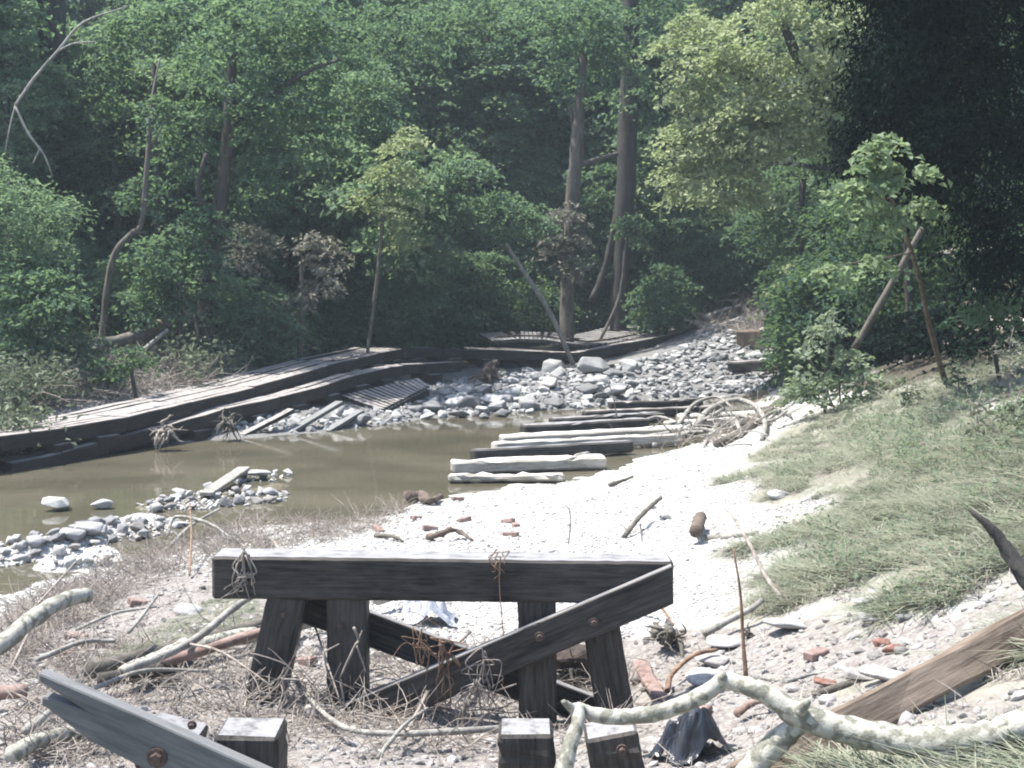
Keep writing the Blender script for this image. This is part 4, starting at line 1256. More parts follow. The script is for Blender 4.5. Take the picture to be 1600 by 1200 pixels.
pos, rot, scl, idx_ = [], [], [], []
for x0, x1, d0, d1, zlo, zhi, k in ((-40, 420, 40, 47, .3, 2.2, 60), (330, 620, 47.5, 52, .2, 2.4, 40), (600, 760, 52, 57, .3, 2.8, 40), (740, 1010, 56, 62, .5, 3.4, 60), (1090, 1330, 54, 62, .5, 4.0, 50),
                                    (0, 650, 46, 54, 2.5, 9, 70), (520, 1060, 57, 64, 2.5, 12, 80)):
    for _ in range(k):
        d = rgf.uniform(d0, d1); x = (rgf.uniform(x0, x1) - 800) / FPX * d
        s = rgf.uniform(.38, .62) * (1 if zhi < 5 else 1.25)
        pos.append((x, d, max(H(x, d), 0) + rgf.uniform(zlo, zhi))); rot.append((rgf.uniform(-.2, .2), rgf.uniform(-.2, .2), rgf.uniform(0, 6.28))); scl.append((s, s, s * rgf.uniform(.7, 1.1))); idx_.append(int(rgf.integers(5)))
scatter("undergrowth", PROTO2, pos, rot, scl, M["leaf_light"], idx_, "thick leafy undergrowth filling the wood's edge")
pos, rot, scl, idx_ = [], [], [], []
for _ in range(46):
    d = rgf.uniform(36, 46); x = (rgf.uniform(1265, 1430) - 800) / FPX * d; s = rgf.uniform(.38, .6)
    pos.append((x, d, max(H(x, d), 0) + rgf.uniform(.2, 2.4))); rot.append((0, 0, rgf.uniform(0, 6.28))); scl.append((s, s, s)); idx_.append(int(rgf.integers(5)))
scatter("shaded_undergrowth", [m_.copy() for m_ in PROTO2], pos, rot, scl, M["leaf_dark"], idx_, "dark shaded undergrowth at the bend of the creek")  # shade at the bend put into these clumps by the dark leaf colour
T = tree
GT = "trees along the far bank"
# centre, far
T("tree", "tall leaning trunk in the middle with mud-coated leaves round its waist", "tree", [(886, 530, 50, 24), (886, 470, 50, 22), (890, 380, 50, 23), (897, 280, 50, 22), (903, 200, 50, 20), (905, 160, 50, 16), (915, 60, 50, 10)],
  [EL(905, 95, 50, 75, 75), EL(880, 30, 50, 90, 55), EL(960, 70, 50, 60, 60)], "leaf_mid", "bark", [[(898, 262, 50, 10), (930, 250, 50.5, 9), (965, 240, 51, 7)], [(901, 215, 50, 10), (893, 180, 50, 8), (885, 150, 50, 5)]], ls=.2, cr=.55, nl=30, cover=1.2)
T("tree", "mud-coated vine clump wrapped round the waist of the leaning trunk", "vine", [(893, 420, 49.3, 4), (892, 350, 49.3, 3)], [EL(888, 352, 49.4, 42, 40), EL(905, 405, 49.4, 32, 34), EL(870, 395, 49.6, 20, 22)], "leaf_mud", "bark", ls=.2, cr=.32, nl=22, cover=1.1)
T("tree", "dark straight double trunk right of the leaning one", "tree", [(965, 520, 53, 26), (970, 430, 53, 27), (976, 320, 53, 30), (981, 200, 53, 30), (985, 80, 53, 26), (987, -40, 53, 24)],
  [EL(1000, 150, 53.5, 55, 55), EL(1010, 20, 53.5, 70, 60), EL(965, 290, 54.5, 70, 40)], "leaf_mid", "bark_dark", [[(925, 470, 53, 12), (945, 420, 53, 11), (958, 360, 53, 10), (968, 300, 53, 8)]], ls=.2, cr=.5, cover=1.2)
T("tree", "thin bare curved stem in front of the dark double trunk", "sapling", [(945, 515, 51, 5), (962, 480, 51, 5), (972, 440, 51, 5), (976, 395, 51, 4), (980, 370, 51, 3)], [EL(985, 355, 51, 30, 20)], "leaf_mid", "bark", ls=.18, cr=.35)
T("tree", "slim pale pole leaning left, leafy only at its bent top", "sapling", [(877, 528, 48, 8), (860, 490, 47.8, 8), (835, 450, 47.6, 8), (808, 408, 47.4, 7), (790, 380, 47.2, 6)], [EL(775, 335, 47, 75, 40), EL(700, 325, 47, 55, 36), EL(825, 350, 47, 40, 28)], "leaf_mid", "bark_pale", ls=.18, cr=.45, nl=36)
T("tree", "soft hazy crown in the top centre", "tree", [(770, 520, 58, 18), (765, 250, 58, 16), (760, 60, 58, 10)], [EL(760, 60, 58, 100, 75), EL(700, 110, 58, 60, 55), EL(830, 100, 58, 55, 50)], "leaf_mid", "bark_dark", ls=.22, cr=.6)
T("tree", "dense shaded tree between the leaning pole and the pale-leaved maple", "tree", [(700, 530, 56.0, 14), (700, 400, 56.0, 12), (705, 260, 56.0, 10)], [EL(720, 240, 57.0, 70, 60), EL(770, 270, 58.0, 60, 50), EL(700, 430, 57.0, 60, 50)], "leaf_dark", "bark_dark", ls=.2, cr=.5)
T("tree", "dark low tree standing over the deck's kink", "tree", [(620, 540, 53.0, 10), (618, 470, 53.0, 9), (610, 420, 53.0, 7)], [EL(620, 430, 53.0, 60, 50), EL(660, 480, 54.0, 45, 40), EL(570, 450, 53.0, 45, 40)], "leaf_dark", "bark_dark", ls=.18, cr=.45)
T("bush", "dark bush low behind the deck between kink and leaning trunk", "bush", [(760, 535, 52, 8), (760, 500, 52, 6)], [EL(760, 470, 53, 80, 45), EL(840, 480, 54, 50, 40)], "leaf_dark", "bark_dark", ls=.18, cr=.45)
T("bush", "rounded bright green bush beside the end of the track panel", "bush", [(1040, 520, 52, 8), (1042, 490, 52, 6)], [EL(1040, 462, 52, 52, 50), EL(1075, 490, 52, 28, 28), EL(1010, 490, 52, 26, 26)], "leaf_mid", "bark_dark", ls=.17, cr=.38, nl=40)
T("shrub", "layered shrub with drooping tiers above the rounded bush", "shrub", [(1028, 510, 54, 7), (1030, 420, 54, 6), (1035, 350, 54, 5)], [EL(1060, 345, 54, 75, 30), EL(1085, 390, 54, 60, 26), EL(1040, 305, 54, 45, 24)], "leaf_mid", "bark_dark", [[(1030, 400, 54, 4), (1060, 370, 54, 3), (1085, 340, 54, 2)]], ls=.18, cr=.45, flat=.2)
T("shrub", "low leafy shrub hanging over the far heap of limbs", "shrub", [(1130, 500, 56, 6), (1128, 470, 56, 5)], [EL(1135, 455, 56, 45, 26), EL(1105, 435, 56.5, 32, 30)], "leaf_mid", "bark_dark", ls=.2, cr=.45)
# big lit tree top right
T("tree", "big sunlit yellow green tree filling the upper right", "tree", [(1395, 520, 44, 34), (1370, 380, 43, 30), (1320, 250, 42, 26), (1260, 120, 41, 20), (1220, 30, 40, 12)],
  [EL(1235, 60, 40, 120, 100), EL(1180, 190, 40, 80, 60), EL(1250, 180, 40.5, 80, 70), EL(1080, 85, 41, 55, 85), EL(1085, 215, 41, 60, 55), EL(1120, 285, 41, 85, 45), EL(1055, 262, 41, 38, 24)],
  "leaf_pale", "bark_dark", [[(1330, 270, 42, 10), (1230, 255, 41.5, 8), (1150, 250, 41, 5)], [(1270, 140, 41, 9), (1160, 120, 41, 7), (1080, 90, 41, 4)]], ls=.17, cr=.5, nl=50, cover=2.1)
T("tree", "darker green tree under the sunlit crown, right of the creek bend", "tree", [(1250, 480, 47, 14), (1250, 380, 47, 12), (1255, 280, 47, 9)], [EL(1250, 300, 47, 80, 70), EL(1300, 230, 46, 60, 60), EL(1210, 370, 48, 60, 55), EL(1290, 380, 46, 60, 60)], "leaf_dark", "bark_dark", ls=.18, cr=.5)
T("bush", "shaded bush closing the creek bend behind the leafy shoots", "bush", [(1230, 495, 50, 8), (1230, 450, 50, 6)], [EL(1170, 420, 56, 50, 45), EL(1235, 440, 50, 50, 40), EL(1290, 460, 44, 50, 40)], "leaf_dark", "bark_dark", ls=.18, cr=.45)
T("shrub", "sunlit sprig of pale leaves at the creek bend", "shrub", [(1225, 500, 45, 4), (1222, 470, 45, 3), (1232, 440, 45, 2)], [EL(1225, 455, 45, 18, 28), EL(1240, 425, 45, 18, 14)], "leaf_pale", "bark", ls=.15, cr=.25, nl=20)
# left bank
T("tree", "main left bank tree with a long limb forking up to the right", "tree", [(312, 580, 39.5, 40), (318, 540, 39.5, 34), (322, 470, 39.5, 28), (330, 400, 39.5, 25), (345, 310, 39.5, 22), (358, 200, 39.5, 20), (362, 100, 39.5, 15), (372, 20, 39.5, 10)],
  [EL(360, 110, 39.5, 110, 80), EL(450, 190, 39.5, 90, 70), EL(500, 90, 40, 80, 70), EL(400, 300, 40, 70, 50), EL(290, 230, 40, 60, 70), EL(430, 20, 40, 120, 50)], "leaf_mid", "bark_dark",
  [[(358, 195, 39.5, 12), (400, 172, 39.3, 11), (430, 145, 39.2, 9), (480, 112, 39, 6), (540, 90, 39, 4)], [(335, 380, 39.5, 12), (310, 300, 39, 10), (322, 240, 39, 7)]], ls=.17, cr=.45, cover=1.15)
T("tree", "green tree left of the pale-leaved maple", "tree", [(560, 545, 51.0, 10), (560, 400, 51.0, 9), (555, 250, 51.0, 7)], [EL(570, 240, 50.5, 60, 70), EL(560, 130, 50.5, 70, 50), EL(530, 330, 50.5, 60, 55), EL(620, 60, 52.0, 80, 55), EL(600, 160, 51.5, 50, 50)], "leaf_mid", "bark_dark", ls=.18, cr=.48)
T("tree", "maple branch tips coloured pale as if sunlit, centre left", "maple", [(575, 545, 42.5, 6), (590, 430, 42.5, 6), (600, 330, 42.5, 5), (615, 250, 42.5, 3)], [EL(630, 240, 42.5, 42, 24, 1.2), EL(645, 210, 42.5, 26, 18, .8), EL(610, 275, 42.5, 44, 20, 1.2), EL(620, 335, 42.5, 38, 22, 1.1), EL(635, 375, 42.5, 26, 14, .8), EL(590, 315, 42.5, 36, 20, 1)], "leaf_pale", "bark", ls=.18, cr=.36, nl=24, cover=1.0, flat=.2)  # pale leaf colour stands in for sunlight on the tips
T("sapling", "slender sapling with muddy leaves by the deck", "sapling", [(470, 566, 41.5, 10), (470, 510, 41.5, 9), (471, 450, 41.5, 7), (472, 400, 41.5, 5)], [EL(500, 445, 41.5, 36, 26, 1), EL(460, 470, 41.5, 26, 20, .8), EL(505, 400, 42.0, 45, 30, 1)], "leaf_mud", "bark", [[(471, 460, 41.5, 4), (490, 450, 41.5, 3), (510, 440, 41.5, 2)]], ls=.17, cr=.34, nl=24, cover=1.0)
T("tree", "tree with a grey mud-splashed lower crown left of the slender sapling", "tree", [(410, 560, 42.0, 9), (408, 480, 42.0, 8), (405, 410, 42.0, 6)], [EL(400, 405, 41.5, 50, 28, 1.2), EL(385, 370, 41.8, 40, 26, 1)], "leaf_mud", "bark_dark", ls=.17, cr=.4, nl=28, cover=1.0)
T("tree", "young green tree beside the mud-splashed one", "tree", [(450, 560, 48.5, 7), (450, 470, 48.5, 6), (455, 380, 48.5, 4)], [EL(455, 350, 48.5, 60, 45), EL(520, 370, 49.0, 50, 40), EL(440, 470, 49.0, 50, 36), EL(530, 460, 49.5, 40, 50)], "leaf_mid", "bark_dark", ls=.17, cr=.42)
T("tree", "leafy lower boughs in front of the main left bank trunk", "tree", [(280, 590, 38, 9), (282, 500, 38, 8), (280, 420, 38, 6)], [EL(270, 400, 38, 65, 45), EL(300, 350, 38.4, 50, 35), EL(250, 470, 38, 45, 40), EL(330, 430, 38.2, 30, 40)], "leaf_mid", "bark_dark", ls=.16, cr=.4)
T("tree", "dark thicket tree at the back left", "tree", [(190, 560, 45, 14), (185, 400, 45, 12), (180, 250, 45, 9)], [EL(180, 280, 46, 70, 80), EL(220, 160, 46, 70, 60), EL(130, 380, 45, 55, 60), EL(210, 430, 45, 50, 60)], "leaf_dark", "bark_dark", ls=.18, cr=.5)
T("tree", "thick dark trunk in the top left corner", "tree", [(100, 560, 47, 40), (95, 350, 47, 40), (85, 120, 47, 42), (78, -60, 47, 40)], [EL(130, 420, 46.5, 60, 50), EL(60, 200, 48, 55, 60)], "leaf_dark", "bark_dark", ls=.18, cr=.5)
T("dead_tree", "pale dead trunk with a kink, left of the main tree", "dead tree", [(158, 545, 38, 11), (165, 470, 38, 10), (178, 400, 38, 10), (205, 366, 38, 10), (221, 350, 38, 8), (228, 280, 38, 8), (233, 220, 38, 7), (238, 150, 38.4, 4), (250, 90, 39, 2)], [EL(245, 170, 38.6, 30, 28, .7), EL(220, 300, 38.8, 34, 26, .6)], "leaf_mid", "bark", [[(232, 240, 38, 4), (245, 215, 38, 3), (256, 190, 38, 2)], [(205, 366, 38, 6), (226, 362, 38, 4)]], ls=.16, cr=.35)
T("tree", "leafy crown in the top left over the bare white branch", "tree", [(250, 560, 43, 10), (245, 300, 43, 9), (240, 100, 43, 7)], [EL(230, 45, 43, 80, 40), EL(165, 80, 43, 40, 40), EL(290, 40, 43.5, 60, 50), EL(170, 150, 43.5, 50, 40)], "leaf_mid", "bark_dark", ls=.18, cr=.48)
T("tree", "light green weeping tree at the left edge", "weeping tree", [(20, 600, 36, 12), (18, 420, 36, 10), (15, 280, 36, 7)], [EL(30, 320, 36, 90, 50, 1.6), EL(60, 370, 36, 60, 40, 1.2), EL(-20, 300, 36, 60, 70)], "leaf_light", "bark_dark", ls=.16, cr=.42, hang=1.6, aspect=.4, nl=46, flat=.35)
T("bush", "broad green bush below the weeping tree", "bush", [(50, 600, 34, 8), (50, 540, 34, 6)], [EL(60, 470, 34.5, 80, 48), EL(10, 430, 35, 60, 50), EL(110, 530, 35, 50, 36), EL(30, 540, 34.5, 60, 32)], "leaf_mid", "bark_dark", ls=.16, cr=.4)
T("tree", "yellowish leafy tree at the top left edge", "tree", [(10, 600, 41, 12), (10, 300, 41, 10), (12, 60, 41, 7)], [EL(20, 50, 41, 45, 55), EL(35, 150, 41, 55, 50), EL(70, 130, 41.5, 40, 40), EL(20, 230, 41, 50, 40)], "leaf_light", "bark_dark", ls=.17, cr=.42)
# bare white branch hanging in the left trees
hb = thing("bare_branch", "long bare white branch hung up in the top left trees", "branch", PD(24, 165, 38.5))
for pts, w in ((((200, 10, 39), (130, 35, 38.8), (90, 80, 38.6), (55, 120, 38.5), (24, 165, 38.5)), (2.5, 3.5, 4.5, 5, 5.5)), (((24, 165, 38.5), (45, 210, 38.4), (68, 240, 38.4), (82, 275, 38.4)), (4.5, 4, 3, 2)),
               (((24, 165, 38.5), (15, 200, 38.5), (8, 240, 38.5)), (3, 2.5, 1.5)), (((90, 80, 38.6), (115, 68, 38.6), (150, 65, 38.6)), (4, 3, 2)), (((62, 232, 38.4), (52, 255, 38.4)), (3, 2))):
    Q = np.array([PD(*q) for q in pts]) - np.array(hb.location)
    V, F = tube(Q, [pxr(a, (0, 38.5, 0)) for a in w], 6, 4, .06, 3)
    link("limb", mesh_np("limb", V, F, True), M["bark_pale"], hb)
# fallen and broken wood behind the deck on the left
branch("fallen_log", "long broken grey trunk slumped left from the main tree's foot", "log", [PD(*q) for q in ((302, 496, 38.6), (262, 502, 38.2), (225, 520, 37.8), (180, 533, 37.4), (120, 535, 37))], [.10, .17, .16, .14, .12], "bark", None, 8, 2)
branch("splintered_stub", "orange splintered stub at the main tree's foot", "stub", [PD(*q) for q in ((294, 505, 38.5), (292, 490, 38.5), (288, 475, 38.5))], [.10, .08, .03], "bark_red", None, 7, 4, wob=.2)
branch("log", "pale curved log among weeds at the left", "log", [PD(*q) for q in ((112, 575, 35.5), (120, 555, 35.6), (140, 545, 35.7), (160, 540, 35.8))], [.09, .12, .13, .12], "bark_pale", None, 8, 5)
branch("log", "straight bleached stick below the slumped trunk", "log", [PD(*q) for q in ((212, 556, 37), (235, 538, 37.2), (262, 515, 37.4))], [.05, .06, .05], "bark_pale", None, 7, 6)
T("sapling", "dark little sapling standing in the pale silt", "sapling", [(212, 622, 33.5, 6), (207, 590, 33.5, 6), (203, 565, 33.5, 4)], [EL(205, 560, 33.5, 34, 20), EL(180, 575, 33.6, 26, 16)], "leaf_dark", "bark_dark", ls=.13, cr=.3, nl=30)
T("sapling", "small dark sapling left of the one in the silt", "sapling", [(170, 610, 34, 4), (168, 585, 34, 4), (165, 570, 34, 3)], [EL(160, 575, 34, 30, 22)], "leaf_dark", "bark_dark", ls=.13, cr=.28, nl=26)
# right bank, near and dark
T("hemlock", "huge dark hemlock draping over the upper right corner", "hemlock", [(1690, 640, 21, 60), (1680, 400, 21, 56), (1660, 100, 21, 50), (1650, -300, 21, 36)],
  [EL(1500, 60, 21.5, 170, 120, 1.6), EL(1400, 130, 22, 85, 100, 1.2), EL(1350, 215, 22.5, 50, 60, .9), EL(1560, 210, 21, 130, 110, 1.4), EL(1430, 250, 22.5, 60, 60, .9), EL(1580, 360, 21, 90, 80, 1.1), EL(1560, -150, 21, 330, 150, 2.6), EL(1420, -90, 22, 160, 110, 2.0)],  # last two lobes, above the frame, added to shade the boughs below
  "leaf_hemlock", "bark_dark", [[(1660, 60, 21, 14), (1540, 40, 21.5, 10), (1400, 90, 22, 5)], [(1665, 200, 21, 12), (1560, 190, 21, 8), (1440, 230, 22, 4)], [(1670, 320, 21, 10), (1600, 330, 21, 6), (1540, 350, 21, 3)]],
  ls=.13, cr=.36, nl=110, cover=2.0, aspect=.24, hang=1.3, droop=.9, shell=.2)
T("tree", "dark undergrowth tree behind the young lime green sapling", "tree", [(1420, 575, 30, 14), (1420, 450, 30, 12), (1415, 330, 30, 9)], [EL(1400, 330, 31, 90, 80), EL(1330, 340, 32, 60, 70), EL(1380, 440, 31, 80, 60), EL(1470, 400, 30, 70, 80), EL(1490, 280, 29, 80, 70)], "leaf_dark", "bark_dark", ls=.14, cr=.4, hang=.6)
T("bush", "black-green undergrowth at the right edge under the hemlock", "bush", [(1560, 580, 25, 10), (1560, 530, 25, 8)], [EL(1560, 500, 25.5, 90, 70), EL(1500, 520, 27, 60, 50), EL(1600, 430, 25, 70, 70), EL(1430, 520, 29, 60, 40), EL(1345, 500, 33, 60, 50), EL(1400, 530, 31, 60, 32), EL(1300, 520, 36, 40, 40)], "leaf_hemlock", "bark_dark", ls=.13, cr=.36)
T("shrub", "blue green broad-leaved shrub before the black undergrowth", "shrub", [(1560, 585, 22.5, 7), (1550, 530, 22.5, 6), (1540, 470, 22.5, 4)], [EL(1520, 478, 22.5, 45, 20, .5), EL(1560, 470, 22.5, 50, 34, .6), EL(1575, 520, 22.3, 40, 26, .5), EL(1500, 500, 22.8, 30, 16, .4)], "leaf_mid", "bark_dark", ls=.15, cr=.24, nl=18, cover=.9, aspect=.42)
T("sapling", "young sapling with lime green leaves catching the sun", "sapling", [(1472, 580, 25, 9), (1455, 520, 23.8, 8), (1440, 450, 22.4, 7), (1420, 380, 21.2, 6), (1385, 290, 20, 4), (1362, 225, 19.3, 3)],
  [EL(1378, 232, 19.4, 36, 24, .4), EL(1365, 280, 19.6, 42, 28, .5), EL(1333, 305, 19.5, 38, 26, .45), EL(1365, 335, 19.8, 42, 28, .45), EL(1440, 265, 19.8, 20, 14, .25), EL(1450, 325, 20.2, 40, 16, .3), EL(1308, 425, 20.4, 24, 14, .25), EL(1365, 412, 20.4, 22, 12, .25)], "leaf_lime", "bark_brown",
  [[(1425, 395, 21.2, 3), (1370, 405, 20.6, 2), (1310, 415, 20.4, 2)], [(1395, 310, 20.2, 3), (1360, 310, 19.8, 2), (1330, 305, 19.5, 1)]], ls=.125, cr=.2, nl=20, cover=1.3, aspect=.7)
T("shrub", "muddy green shrub standing at the top of the grass slope by the creek", "shrub", [(1290, 660, 27.5, 5), (1288, 610, 27.4, 5), (1295, 540, 27.3, 4), (1302, 490, 27.2, 2)],
  [EL(1302, 500, 27.3, 26, 30, .5), EL(1270, 535, 27.4, 36, 26, .6), EL(1335, 570, 27.2, 42, 30, .6), EL(1265, 590, 27.5, 36, 34, .6), EL(1310, 610, 27.2, 50, 26, .6), EL(1360, 600, 27, 34, 24, .5), EL(1250, 625, 27.5, 26, 22, .5)], "leaf_mudgreen", "bark",
  [[(1318, 655, 27, 4), (1312, 600, 27.1, 3), (1330, 550, 27.2, 2)], [(1305, 640, 27.2, 3), (1275, 580, 27.3, 2), (1255, 540, 27.4, 2)], [(1350, 640, 26.8, 4), (1345, 600, 26.9, 3), (1365, 570, 27, 2)]], ls=.15, cr=.26, nl=15, cover=1.05, aspect=.6)
for i, (px, py, hgt, lab) in enumerate(((1530, 700, 90, "knee-high plant with grey muddy leaves on the grass slope"), (1580, 620, 110, "tall muddy weed near the right edge below the hemlock"), (1500, 620, 60, "small leafy weed at the upper edge of the grass"), (1420, 640, 50, "low green weed beneath the leaning sapling"), (1590, 690, 80, "dark leafed weed at the right edge of the slope"))):
    g = G(px, py); d = g[1]
    T("weed", lab, "weed", [(px, py, d, 3), (px - 3, py - hgt * .6, d, 2), (px + 4, py - hgt, d, 1)], [EL(px, py - hgt * .7, d, 22, 16, .18), EL(px + 6, py - hgt * .35, d, 24, 14, .2)], "leaf_mud" if i in (0, 1) else "weed", "twig", ls=.10, cr=.14, nl=9, cover=1.0, aspect=.5)

# ------------------------------------------------------------------ uncountable ground cover
rgs = np.random.default_rng(33)
def zone_pts(n, xr, yr, zs, thr, near=False):
    out = []
    while len(out) < n:
        y = rgs.uniform(*yr, 4000) if not near else yr[0] * (yr[1] / yr[0]) ** rgs.uniform(0, 1, 4000)
        x = (rgs.uniform(-.43, .43, 4000)) * y if xr is None else rgs.uniform(*xr, 4000)
        w = zones(x, y)
        z = sum(w[:, zkeys.index(k)] for k in zs) + .45 * vnoise(x * 1.1, y * 1.1, 9) + .2 * vnoise(x * 3, y * 3, 10)
        for a, b, t in zip(x, y, z):
            if t > thr:
                h = H(a, b)
                if h > .01: out.append((a, b, h))
    return np.array(out[:n])
# pebbles of the gravel bar
P = zone_pts(24000, None, (8.5, 32), "g", .38, True)
n = len(P); s = rgs.gamma(2.5, .0085, n) + .018
s *= np.where(P[:, 1] > 16, 1.1, .85)
P[:, 2] += s * .08
scatter("gravel", PEBS, P, np.c_[rgs.normal(size=(n, 2)) * .25, rgs.uniform(0, 6.28, n)], np.c_[s, s, s], M["pebble"], rgs.integers(0, 6, n), "bright pale river gravel covering the bar")
P = zone_pts(7500, None, (6.5, 20), "m", .42, True)
n = len(P); s = rgs.gamma(1.8, .018, n) + .02
P[:, 2] += s * .05
scatter("rubble", PEBS + ROCKS, P, np.c_[rgs.normal(size=(n, 2)) * .3, rgs.uniform(0, 6.28, n)], np.c_[s, s, s], M["rubble"], rgs.integers(0, 14, n), "muddy stones and rubble washed round the bents")
P = zone_pts(7000, None, (33, 56), "r", .36)
P = np.array([q for q in P if not under_deck(q)])
n = len(P); s = rgs.gamma(3, .05, n) + .07
scatter("bank_stones", ROCKS, P, np.c_[rgs.normal(size=(n, 2)) * .4, rgs.uniform(0, 6.28, n)], np.c_[s, s, s], M["riprap"], rgs.integers(0, 8, n), "small broken stones between the riprap and up the creek bed")
# pebbles on the bars in the stream
P = []
for bar, k in zip(BARS, (190, 230, 50, 30)):
    for _ in range(k):
        q = G(*sample_poly(bar)); P.append(q + np.array([0, 0, .01]))
P = np.array(P); n = len(P); s = rgs.gamma(3, .02, n) + .03
scatter("bar_pebbles", ROCKS, P, np.c_[rgs.normal(size=(n, 2)) * .3, rgs.uniform(0, 6.28, n)], np.c_[s, s, s], M["pebble"], rgs.integers(0, 8, n), "small stones heaped on the mid-stream bars")

# grass and straw tufts
def tuft(seed, nb, L, lean, w=.006, flat=.0):
    rg = np.random.default_rng(seed)
    Vs, Fs, va = [], [], []
    for b in range(nb):
        a = rg.uniform(0, 6.28); d = np.array([math.cos(a), math.sin(a), 0.0]) + np.array([lean, -lean * .3, 0])
        l = L * rg.uniform(.5, 1.2); o = rg.normal(size=3) * np.array([.05, .05, 0])
        s = np.array([-d[1], d[0], 0]); s /= np.linalg.norm(s) + 1e-9
        up = rg.uniform(.25, 1.0) * (1 - flat)
        c = len(Vs)
        for t, ww in ((0, 1), (.4, .9), (.75, .6), (1, .1)):
            p = o + d * l * (.25 * t + .75 * t * t) + np.array([0, 0, l * up * (t * 1.3 - .75 * t * t)])
            Vs += [p - s * w * ww, p + s * w * ww]
        for i in range(3): Fs.append((c + 2 * i, c + 2 * i + 1, c + 2 * i + 3, c + 2 * i + 2))
        va += [rg.uniform(.1, .9)] * 8
    return mesh_np("tuft", np.array(Vs), np.array(Fs), False, va)
GR = [tuft(i, 16, .18, .6, .005, .35) for i in range(4)] + [tuft(10 + i, 14, .28, 1.0, .005, .65) for i in range(3)] + [tuft(20, 12, .28, .2, .006, .1)]
P = zone_pts(7000, None, (6.0, 32), "b", .68, True)
n = len(P); s = rgs.uniform(.6, 1.3, n)
scatter("grass", GR, P, np.c_[rgs.normal(size=(n, 2)) * .12, rgs.normal(size=n) * 1.3 + 2.6], np.c_[s, s, s], M["grass"], rgs.integers(0, 8, n), "muddy flattened grass on the right bank")
P1 = zone_pts(2600, None, (7.5, 22), "m", .5, True)
P1 = P1[~((P1[:, 0] < -1.4) & (P1[:, 1] > 9) & (P1[:, 1] < 11.6) & (rgs.random(len(P1)) < .7))]
P1 = P1[(P1[:, 0] < -1.2) | (rgs.random(len(P1)) < .22)]
n = len(P1); s = rgs.uniform(.5, 1.2, n)
ST = [tuft(30 + i, 8, .2, .3, .003, .6) for i in range(4)]
scatter("dry_weeds", ST, P1, np.c_[rgs.normal(size=(n, 2)) * .5, rgs.uniform(0, 6.28, n)], np.c_[s, s, s], M["straw"], rgs.integers(0, 4, n), "dry straw and stems strewn over the near left bank")
P = zone_pts(2600, None, (6.5, 30), "b", .45, True)
n = len(P); s = rgs.uniform(.5, 1.1, n)
scatter("dead_grass", ST, P, np.c_[rgs.normal(size=(n, 2)) * .4, rgs.uniform(0, 6.28, n)], np.c_[s, s, s], M["straw"], rgs.integers(0, 4, n), "dead straw combed into the grass of the right bank")
# grass mat on the left strip
P = np.array([G(*sample_poly([(130, 1040), (230, 985), (330, 935), (400, 935), (400, 972), (300, 1008), (150, 1052)])) for _ in range(420)])
n = len(P); s = rgs.uniform(.3, .6, n)
scatter("flattened_grass", GR[4:7], P, np.c_[rgs.normal(size=(n, 2)) * .15, rgs.normal(size=n) * .4 + .2], np.c_[s, s, s], M["grass"], rgs.integers(0, 3, n), "combed flat grass strip left of the capped bent")
# reddish stem mat along the near shore
def twigs(seed, nb, L):
    rg = np.random.default_rng(seed)
    ps = []
    for b in range(nb):
        a = rg.uniform(0, 6.28); e = rg.uniform(-.1, .7)
        d = np.array([math.cos(a) * math.cos(e), math.sin(a) * math.cos(e), math.sin(e)])
        o = rg.normal(size=3) * .08; o[2] = abs(o[2]) * .5
        l = L * rg.uniform(.4, 1.2)
        V, F = tube([o, o + d * l * .5 + rg.normal(size=3) * .03, o + d * l + rg.normal(size=3) * .05], [.0042, .0034, .0018], 4, 2, 0, b, False)
        ps.append((V, F, 0.0))
    V, F, _ = join_np(ps)
    return mesh_np("twigs", V, F, False)
TW_ = [twigs(60 + i, 9, .38) for i in range(5)]
P = np.array([G(*sample_poly([(0, 960), (150, 900), (260, 855), (380, 812), (520, 822), (640, 790), (650, 806), (520, 850), (330, 880), (200, 935), (60, 1010), (0, 1060)])) for _ in range(520)]
             + [G(*sample_poly([(400, 1000), (1000, 1040), (1000, 1180), (420, 1190)])) for _ in range(150)] + [G(*sample_poly([(0, 1000), (420, 1000), (420, 1200), (0, 1200)])) for _ in range(150)])
n = len(P); s = rgs.uniform(.5, 1.3, n)
scatter("flood_twigs", TW_, P, np.c_[rgs.normal(size=(n, 2)) * .2, rgs.uniform(0, 6.28, n)], np.c_[s, s, s], M["twig"], rgs.integers(0, 5, n), "fine flood-washed twigs matted along the near shore")
# grey green weeds and debris behind the deck
WD = []
for k in range(4):
    rg = np.random.default_rng(80 + k)
    C_ = rg.normal(size=(46, 3)) * np.array([.28, .28, .22]) + np.array([0, 0, .42])
    WD.append(mesh_np("weed_clump", *leaves(rg, C_, .13, .5, .2, None, .5, rg.uniform(.2, .8, 46))[:2], False, leaves(np.random.default_rng(1), C_, .13)[2]))
P = zone_pts(420, None, (9, 30), "b", .7, True)
P = np.array([q for q in P if rgs.random() < (.9 if project(q)[0] > 1330 and project(q)[1] < 740 else .22)])
n = len(P); s = rgs.uniform(.22, .55, n)
P[:, 2] -= .08 * s
scatter("bank_herbs", WD, P, np.c_[rgs.normal(size=(n, 2)) * .2, rgs.uniform(0, 6.28, n)], np.c_[s, s, s], M["leaf_mudgreen"], rgs.integers(0, 4, n), "small leafy herbs dotted through the grass of the bank")
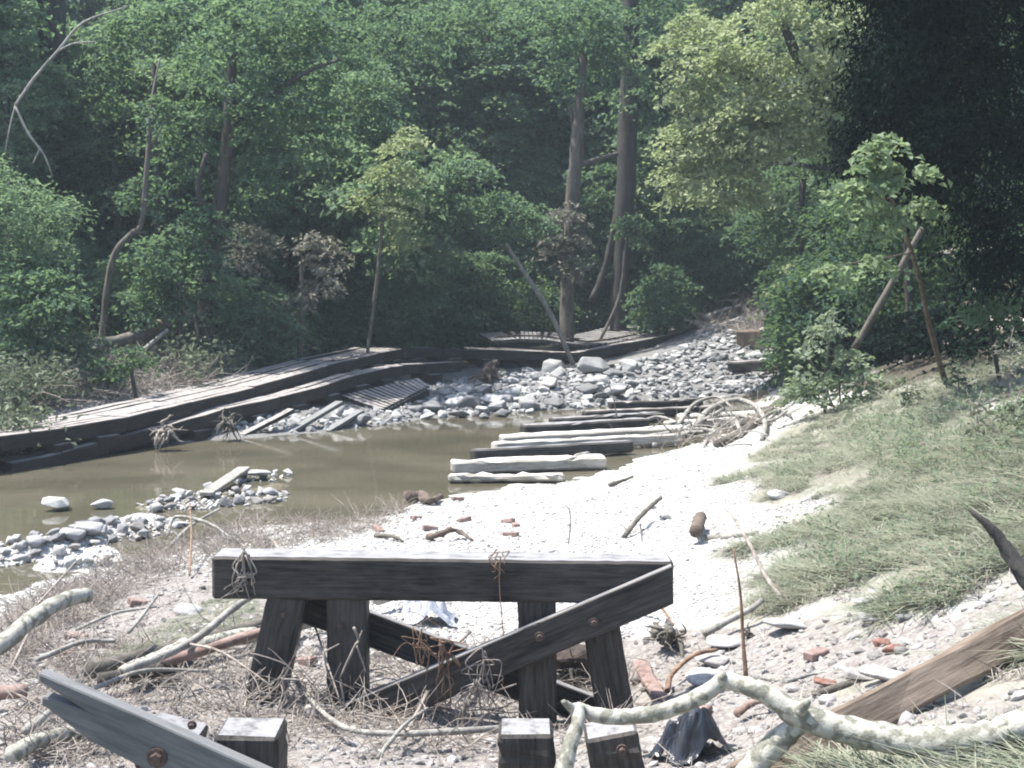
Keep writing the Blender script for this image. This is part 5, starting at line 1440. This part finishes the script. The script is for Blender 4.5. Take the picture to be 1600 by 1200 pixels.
WP = [G(*sample_poly([(335, 560), (420, 535), (560, 520), (640, 520), (620, 540), (480, 560), (380, 580)])) for _ in range(230)] + [G(*sample_poly([(0, 560), (130, 560), (160, 620), (60, 650), (0, 655)])) for _ in range(120)] + [G(*sample_poly([(260, 575), (340, 560), (380, 590), (300, 610)])) for _ in range(36)] \
   + [G(*sample_poly([(640, 520), (780, 525), (880, 518), (1010, 512), (880, 530), (760, 538)])) for _ in range(100)] + [G(*sample_poly([(0, 700), (30, 705), (50, 725), (0, 735)])) for _ in range(24)]
P = np.array(WP); n = len(P); s = rgs.uniform(.7, 1.5, n)
scatter("bank_weeds", WD, P, np.c_[rgs.normal(size=(n, 2)) * .15, rgs.uniform(0, 6.28, n)], np.c_[s, s, s], M["weed"], rgs.integers(0, 4, n), "silted grey green weeds behind the wrecked deck")
P = np.array([G(*sample_poly([(60, 560), (330, 540), (360, 600), (240, 625), (30, 650), (0, 640)])) for _ in range(260)] + [G(*sample_poly([(1085, 500), (1230, 480), (1230, 520), (1100, 520)])) for _ in range(80)] + [G(*sample_poly([(960, 700), (1200, 660), (1200, 690), (980, 720)])) for _ in range(16)])
n = len(P); s = rgs.uniform(1.2, 3.0, n)
scatter("bank_debris", TW_, P, np.c_[rgs.normal(size=(n, 2)) * .2, rgs.uniform(0, 6.28, n)], np.c_[s, s, s], M["twig"], rgs.integers(0, 5, n), "grey flood debris tangled on the banks")

# ------------------------------------------------------------------ the air between
hx = [(-110, -20, -2), (110, -20, -2), (110, 170, -2), (-110, 170, -2), (-110, -20, 45), (110, -20, 45), (110, 170, 45), (-110, 170, 45)]
haze = link("haze", mesh_np("haze", hx, [(0, 3, 2, 1), (4, 5, 6, 7), (0, 1, 5, 4), (1, 2, 6, 5), (2, 3, 7, 6), (3, 0, 4, 7)]))
hm = bpy.data.materials.new("haze_air")
hm.use_nodes = True
hm.node_tree.nodes.clear()
ho = hm.node_tree.nodes.new("ShaderNodeOutputMaterial")
hv = hm.node_tree.nodes.new("ShaderNodeVolumePrincipled")
hv.inputs["Color"].default_value = (.80, .92, 1, 1)
hv.inputs["Density"].default_value = .0007
hm.node_tree.links.new(hv.outputs[0], ho.inputs["Volume"])
haze.data.materials.append(hm)
haze["kind"] = "stuff"
